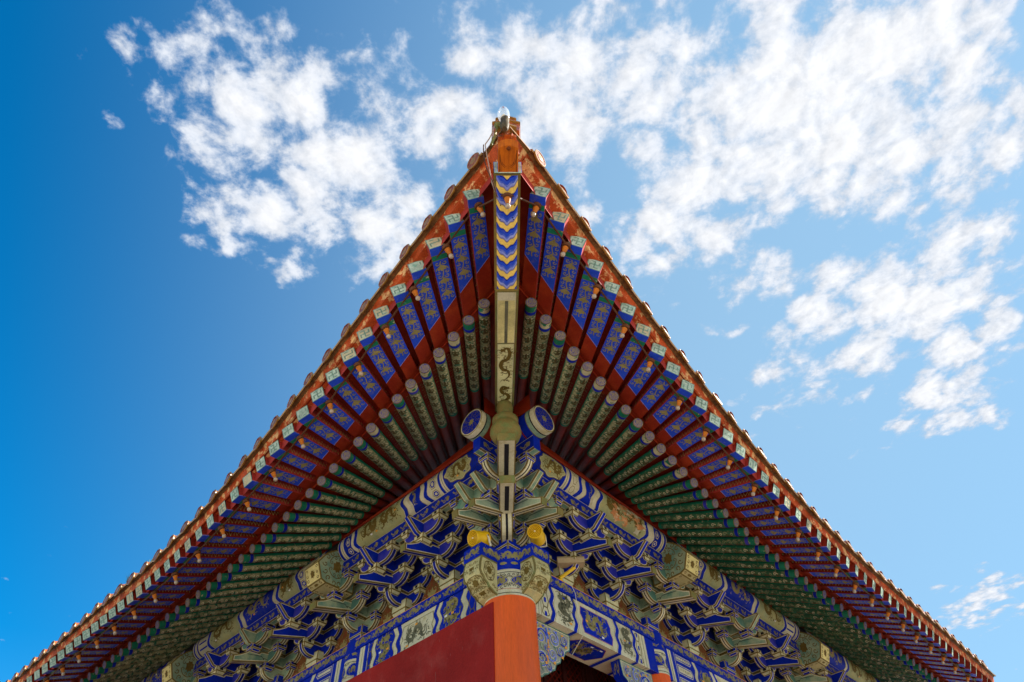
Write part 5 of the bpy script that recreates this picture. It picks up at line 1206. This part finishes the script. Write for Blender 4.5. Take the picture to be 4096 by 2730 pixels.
# ground
mb = MB(); k = 64
mb.face([Vector((600 * cos(2 * pi * q / k), 600 * sin(2 * pi * q / k), GROUND_Z)) for q in range(k)], 'stone_paving')
g = mb.build('ground'); tag(g, 'pale stone paved courtyard ground below the hall', 'ground', None, 'structure')

mb = MB(); z = GROUND_Z + .004  # unseen dark sheet added to weaken light bounced up under the eaves
mb.face([Vector((-13.5, -8.9, z)), Vector((13.5, -8.9, z)), Vector((20, -2, z)), Vector((20, 20, z)), Vector((-20, 20, z)), Vector((-20, -2, z))], 'absorber_dark')
g = mb.build('absorber'); tag(g, 'added unseen dark terrace around the foot of the hall', 'absorber', None, 'structure')

# ------------------------------------------------------------------ separate things: lamps, cables, loudspeakers, camera
LAMP_ORD = ['first', 'second', 'third', 'fourth', 'fifth', 'sixth', 'seventh', 'eighth', 'ninth', 'tenth', 'eleventh', 'twelfth', 'thirteenth', 'fourteenth', 'fifteenth', 'sixteenth', 'seventeenth', 'eighteenth', 'nineteenth', 'twentieth', 'twenty-first', 'twenty-second']
def lmesh(name, prof, mat, k=14):
    mb = MB(); lathe(mb, (0, 0, 0), (0, 0, -1), prof, k, mat); return mb.mesh(name, 40)
LM = [('junction_box', lmesh('junction_box', [(-.012, .036), (.0, .050), (.03, .050), (.038, .034)], 'iron_brown')),
      ('lamp_socket', lmesh('lamp_socket', [(.036, .028), (.046, .036), (.06, .034), (.105, .023), (.118, .022)], 'lamp_orange')),
      ('bulb', lmesh('bulb', [(.116, .015), (.122, .020), (.134, .028), (.148, .030), (.162, .027), (.174, .017), (.179, .004)], 'bulb_glass'))]
def lamp(P, d, label, group):
    e = empty('bulb_lamp', P); e.rotation_euler = (Vector(d)).to_track_quat('-Z', 'Y').to_euler()
    tag(e, label, 'lamp', group)
    for n, me in LM:
        o = bpy.data.objects.new(n, me); COL.objects.link(o); o.parent = e
    return e
def K(side, t):
    P, tan, out = eave(side, t); f = min(1, max(0, (t - 4) / 6)); return P - out * (.10 + .06 * f) + UP * (-.062 + .012 * f)
LT = {1: [1.2, 2.8, 4.6, 6.4, 8.1, 10.2, 12.1, 14.0, 15.95, 17.9, 19.85, 21.85, 23.75, 25.8, 27.75, 29.85, 31.75, 33.75, 35.7, 37.7, 39.6, 41.7],
      -1: [1.1, 2.8, 4.6, 6.3, 8.05, 9.95, 11.9, 13.9, 15.9, 17.9, 20, 22.15, 24.35, 26.6, 28.8, 30.8, 32.9, 34.85, 36.8, 38.8]}
for side, nm in ((1, 'right'), (-1, 'left')):
    inw = WR(side)(0, -1, 0)
    for q, t in enumerate(LT[side]):
        P = K(side, t); tl_ = .60 + random.Random(q * 3 + side).uniform(-.1, .1)
        d = (-UP * cos(tl_) + inw * sin(tl_))
        lamp(P, d, '%s small bulb in an orange socket from the roof corner along the %s eave' % (LAMP_ORD[q], nm), 'bulb lamps strung under the eaves')
P = FZ(.22, .003, .03); lamp(P, (0, .35, -1), 'small bulb in a dark socket in the middle of the blue and yellow corner beam', 'bulb lamps strung under the eaves')
for side, nm in ((1, 'right'), (-1, 'left')):
    mb = MB(); pts = [FZ(.20, side * .02, .035)]
    pts += [K(side, 1.25 + .5 * q) + UP * (.012 * sin(q * 1.7) - .004) for q in range(int((44.5 if side > 0 else 42) * 2))]
    tube(mb, pts, .0125, 'cable_brown', 6)
    o = mb.build('lamp_cable', None, 60); tag(o, 'brown conduit that feeds the row of bulbs under the %s eave' % nm, 'cable', 'conduits under the eaves')
# glass lamp on the very tip
e = tag(empty('tip_lamp', (DX(-5.7) - .02, -5.72, 6.47)), 'clear glass lamp standing at the very tip of the roof corner', 'lamp')
def sub(mb, name, par, smooth=40):
    o = mb.build(name, None, smooth); o.parent = par; o.matrix_parent_inverse = Matrix.Translation(-wpos(par)); return o
mb = MB(); lathe(mb, e.location, (.05, -.1, 1), [(0, .030), (.03, .045), (.11, .048), (.12, .042), (.17, .046), (.22, .046), (.23, .03)], 18, 'lamp_metal'); sub(mb, 'lamp_base', e)
mb = MB(); lathe(mb, e.location, (.0, -.1, 1), [(.20, .040), (.23, .056), (.29, .066), (.36, .064), (.43, .046), (.475, .022), (.49, .006)], 24, 'clear_glass', False); sub(mb, 'glass_globe', e)
mb = MB(); lathe(mb, e.location, (.0, -.1, 1), [(.23, .026), (.26, .03), (.29, .02), (.30, .004)], 14, 'speaker_yellow'); sub(mb, 'bulb', e)
mb = MB(); lathe(mb, e.location, (.0, -.1, 1), [(.486, .003), (.489, .008), (.500, .008), (.506, .002)], 12, 'red_side'); sub(mb, 'globe_cap', e)
mb = MB(); a = Vector((DX(-5.6) - .085, -5.70, 6.63)); tube(mb, [e.location + Vector((-.035, 0, .06)), a, a + Vector((-.035, .06, -.14)), a + Vector((-.075, .10, -.28))], .016, 'aged_olive', 8); lathe(mb, a + Vector((.0, 0, -.005)), (1, 0, .1), [(-.035, .02), (-.02, .034), (.03, .034), (.045, .02)], 12, 'aged_olive'); sub(mb, 'lamp_bracket', e)
for i, (pts, m) in enumerate((([(-.152, -5.66, 6.80), (-.181, -5.65, 6.59), (-.223, -5.63, 6.44), (-.267, -5.60, 6.36), (-.255, -5.56, 6.24), (-.229, -5.50, 6.02), (-.205, -5.42, 5.84), (-.15, -5.2, 6.0)], 'wire_pale'), ([(-.284, -5.62, 6.30), (-.284, -5.58, 6.186), (-.271, -5.55, 6.035), (-.24, -5.52, 5.879), (-.19, -5.46, 5.73), (-.15, -5.24, 5.9)], 'cable_brown'))):
    mb = MB(); tube(mb, pts, .006 if i == 0 else .0065, m, 6); o = mb.build('loose_wire', None, 60)
    tag(o, ('pale' if i == 0 else 'dark') + ' loose wire hanging from the roof tip to the corner beam', 'wire', 'loose wires at the roof tip')
# loudspeakers
def speaker(F, d, label, foot):
    d = Vector(d).normalized(); F = Vector(F)
    e = tag(empty('loudspeaker', F), label, 'loudspeaker', 'loudspeakers on the corner beam ends')
    mb = MB(); lathe(mb, F, d, [(0, .100), (-.006, .106), (.0, .112), (.02, .112), (.05, .106), (.19, .106), (.20, .112), (.25, .110), (.275, .085)], 28, 'speaker_yellow', False)
    t = Vector((0, 0, 1)); e1 = d.cross(t).normalized(); e2 = e1.cross(d)
    b = F + d * .275; mb.face([b + (e1 * cos(2 * pi * q / 28) + e2 * sin(2 * pi * q / 28)) * .085 for q in range(28)], 'speaker_yellow'); sub(mb, 'horn_body', e)
    mb = MB(); rr = .1
    for q in range(5):
        r1 = .100 - q * .019
        lathe(mb, F + d * .004, d, [(0, r1), (-.006, r1 - .005), (0, r1 - .011)], 28, 'speaker_yellow', False); lathe(mb, F + d * .005, d, [(0, r1 - .010), (0, max(.001, r1 - .0195))], 28, 'speaker_groove', False)
    lathe(mb, F, d, [(-.006, .010), (.004, .012)], 12, 'white_metal'); sub(mb, 'grille', e)
    mb = MB(); c = F + d * .19; foot = Vector(foot)
    for sg in (-1, 1):
        a = c + e1 * sg * .118; b = a - e2 * .15
        box(mb, (a + b) / 2, d * .016, e1 * .003, e2 * .085, 'white_metal'); lathe(mb, a, e1 * sg, [(-.002, .012), (.008, .010)], 10, 'iron_brown')
    box(mb, c - e2 * .158, d * .016, e1 * .121, e2 * .003, 'white_metal'); tube(mb, [c - e2 * .158, foot], .010, 'white_metal', 8); sub(mb, 'mounting_yoke', e)
speaker((.379, -.44, 5.235), (.27, .96, .10), 'yellow round loudspeaker facing the viewer, right of the corner bracket stack', (.42, -.30, 5.02))
speaker((-.493, -.42, 5.16), (.73, .62, .31), 'yellow round loudspeaker turned to the left, left of the corner bracket stack', (-.36, -.28, 5.02))
# security camera on the right plate beam
c = Vector((.965, .52, 5.325)); e = tag(empty('security_camera', c), 'grey box security camera on a yellow bracket right of the corner', 'camera')
ax = Vector((1, .03, .02)).normalized(); ay = Vector((0, .80, .60)); az = ax.cross(ay)
mb = MB(); sec = [(-.075, -.055), (.075, -.055), (.085, .02), (.06, .06), (-.06, .06), (-.085, .02)]
P = [[c + ax * x + Vector((0, 1, 0)) * a + UP * b for a, b in sec] for x in (-.20, .17)]
for q in range(6): mb.face([P[0][q], P[0][(q + 1) % 6], P[1][(q + 1) % 6], P[1][q]], 'grey_plastic')
mb.face(P[0], 'grey_plastic'); mb.face(P[1], 'shadow_wood'); sub(mb, 'camera_housing', e, None)
mb = MB(); sec2 = [(-.085, .045), (.085, .045), (.095, .03), (.07, .075), (-.07, .075), (-.095, .03)]
P = [[c + ax * x + Vector((0, 1, 0)) * a + UP * b for a, b in sec] for x in (.17, .21)]
for q in range(6): mb.face([P[0][q], P[0][(q + 1) % 6], P[1][(q + 1) % 6], P[1][q]], 'grey_plastic')
sub(mb, 'sun_shield', e, None)
mb = MB(); fo = WR(1)(.93, .17, 5.02)
tube(mb, [c + ax * .05 + UP * -.055, c + ax * .06 + UP * -.09, c + Vector((-.10, .03, -.19)), fo + UP * .05, fo], .026, 'speaker_yellow', 10)
lathe(mb, fo, (0, 0, 1), [(0, .05), (.02, .05), (.03, .03)], 14, 'speaker_yellow'); sub(mb, 'mounting_arm', e)
mb = MB(); tube(mb, [c + ax * -.17 + UP * -.05, c + Vector((-.17, .03, -.14)), c + Vector((-.13, .05, -.23)), fo + UP * .02], .007, 'wire_pale', 6); sub(mb, 'camera_wire', e)
# thin wire hanging in front of the right architrave
W = WR(1); mb = MB(); tube(mb, [W(1.12, .235, 5.0), W(1.16, .25, 4.9), W(1.19, .25, 4.6), W(1.26, .23, 4.3), W(1.25, .0, 4.1), W(1.20, -.2, 4.3)], .004, 'white_metal', 5)
o = mb.build('hanging_wire', None, 60); tag(o, 'thin pale wire hanging across the right painted beam', 'wire')
# weeds growing between the tiles far down the left eave
for q, t in enumerate((26.5, 29.0, 24.2)):
    P, tan, out = eave(-1, t); b = P + out * .10 + UP * .25; mb = MB(); rd = random.Random(q)
    for j in range(16):
        a = rd.uniform(0, 6.28); h = rd.uniform(.08, .22); s_ = rd.uniform(.03, .1)
        tip = b + Vector((s_ * cos(a), s_ * sin(a), h)); e_ = Vector((-sin(a), cos(a), 0)) * .006
        m_ = b.lerp(tip, .5) + UP * .03
        mb.face([b - e_, b + e_, m_ + e_, m_ - e_], 'weed_green'); mb.face([m_ - e_, m_ + e_, tip], 'weed_green')
    o = mb.build('roof_weed'); o.location = (0, 0, 0)
    tag(o, ['middle tuft of grass growing between tiles of the left eave', 'lowest tuft of grass growing between tiles of the left eave', 'uppermost tuft of grass growing between tiles of the left eave'][q], 'weed', 'weeds on the left eave')
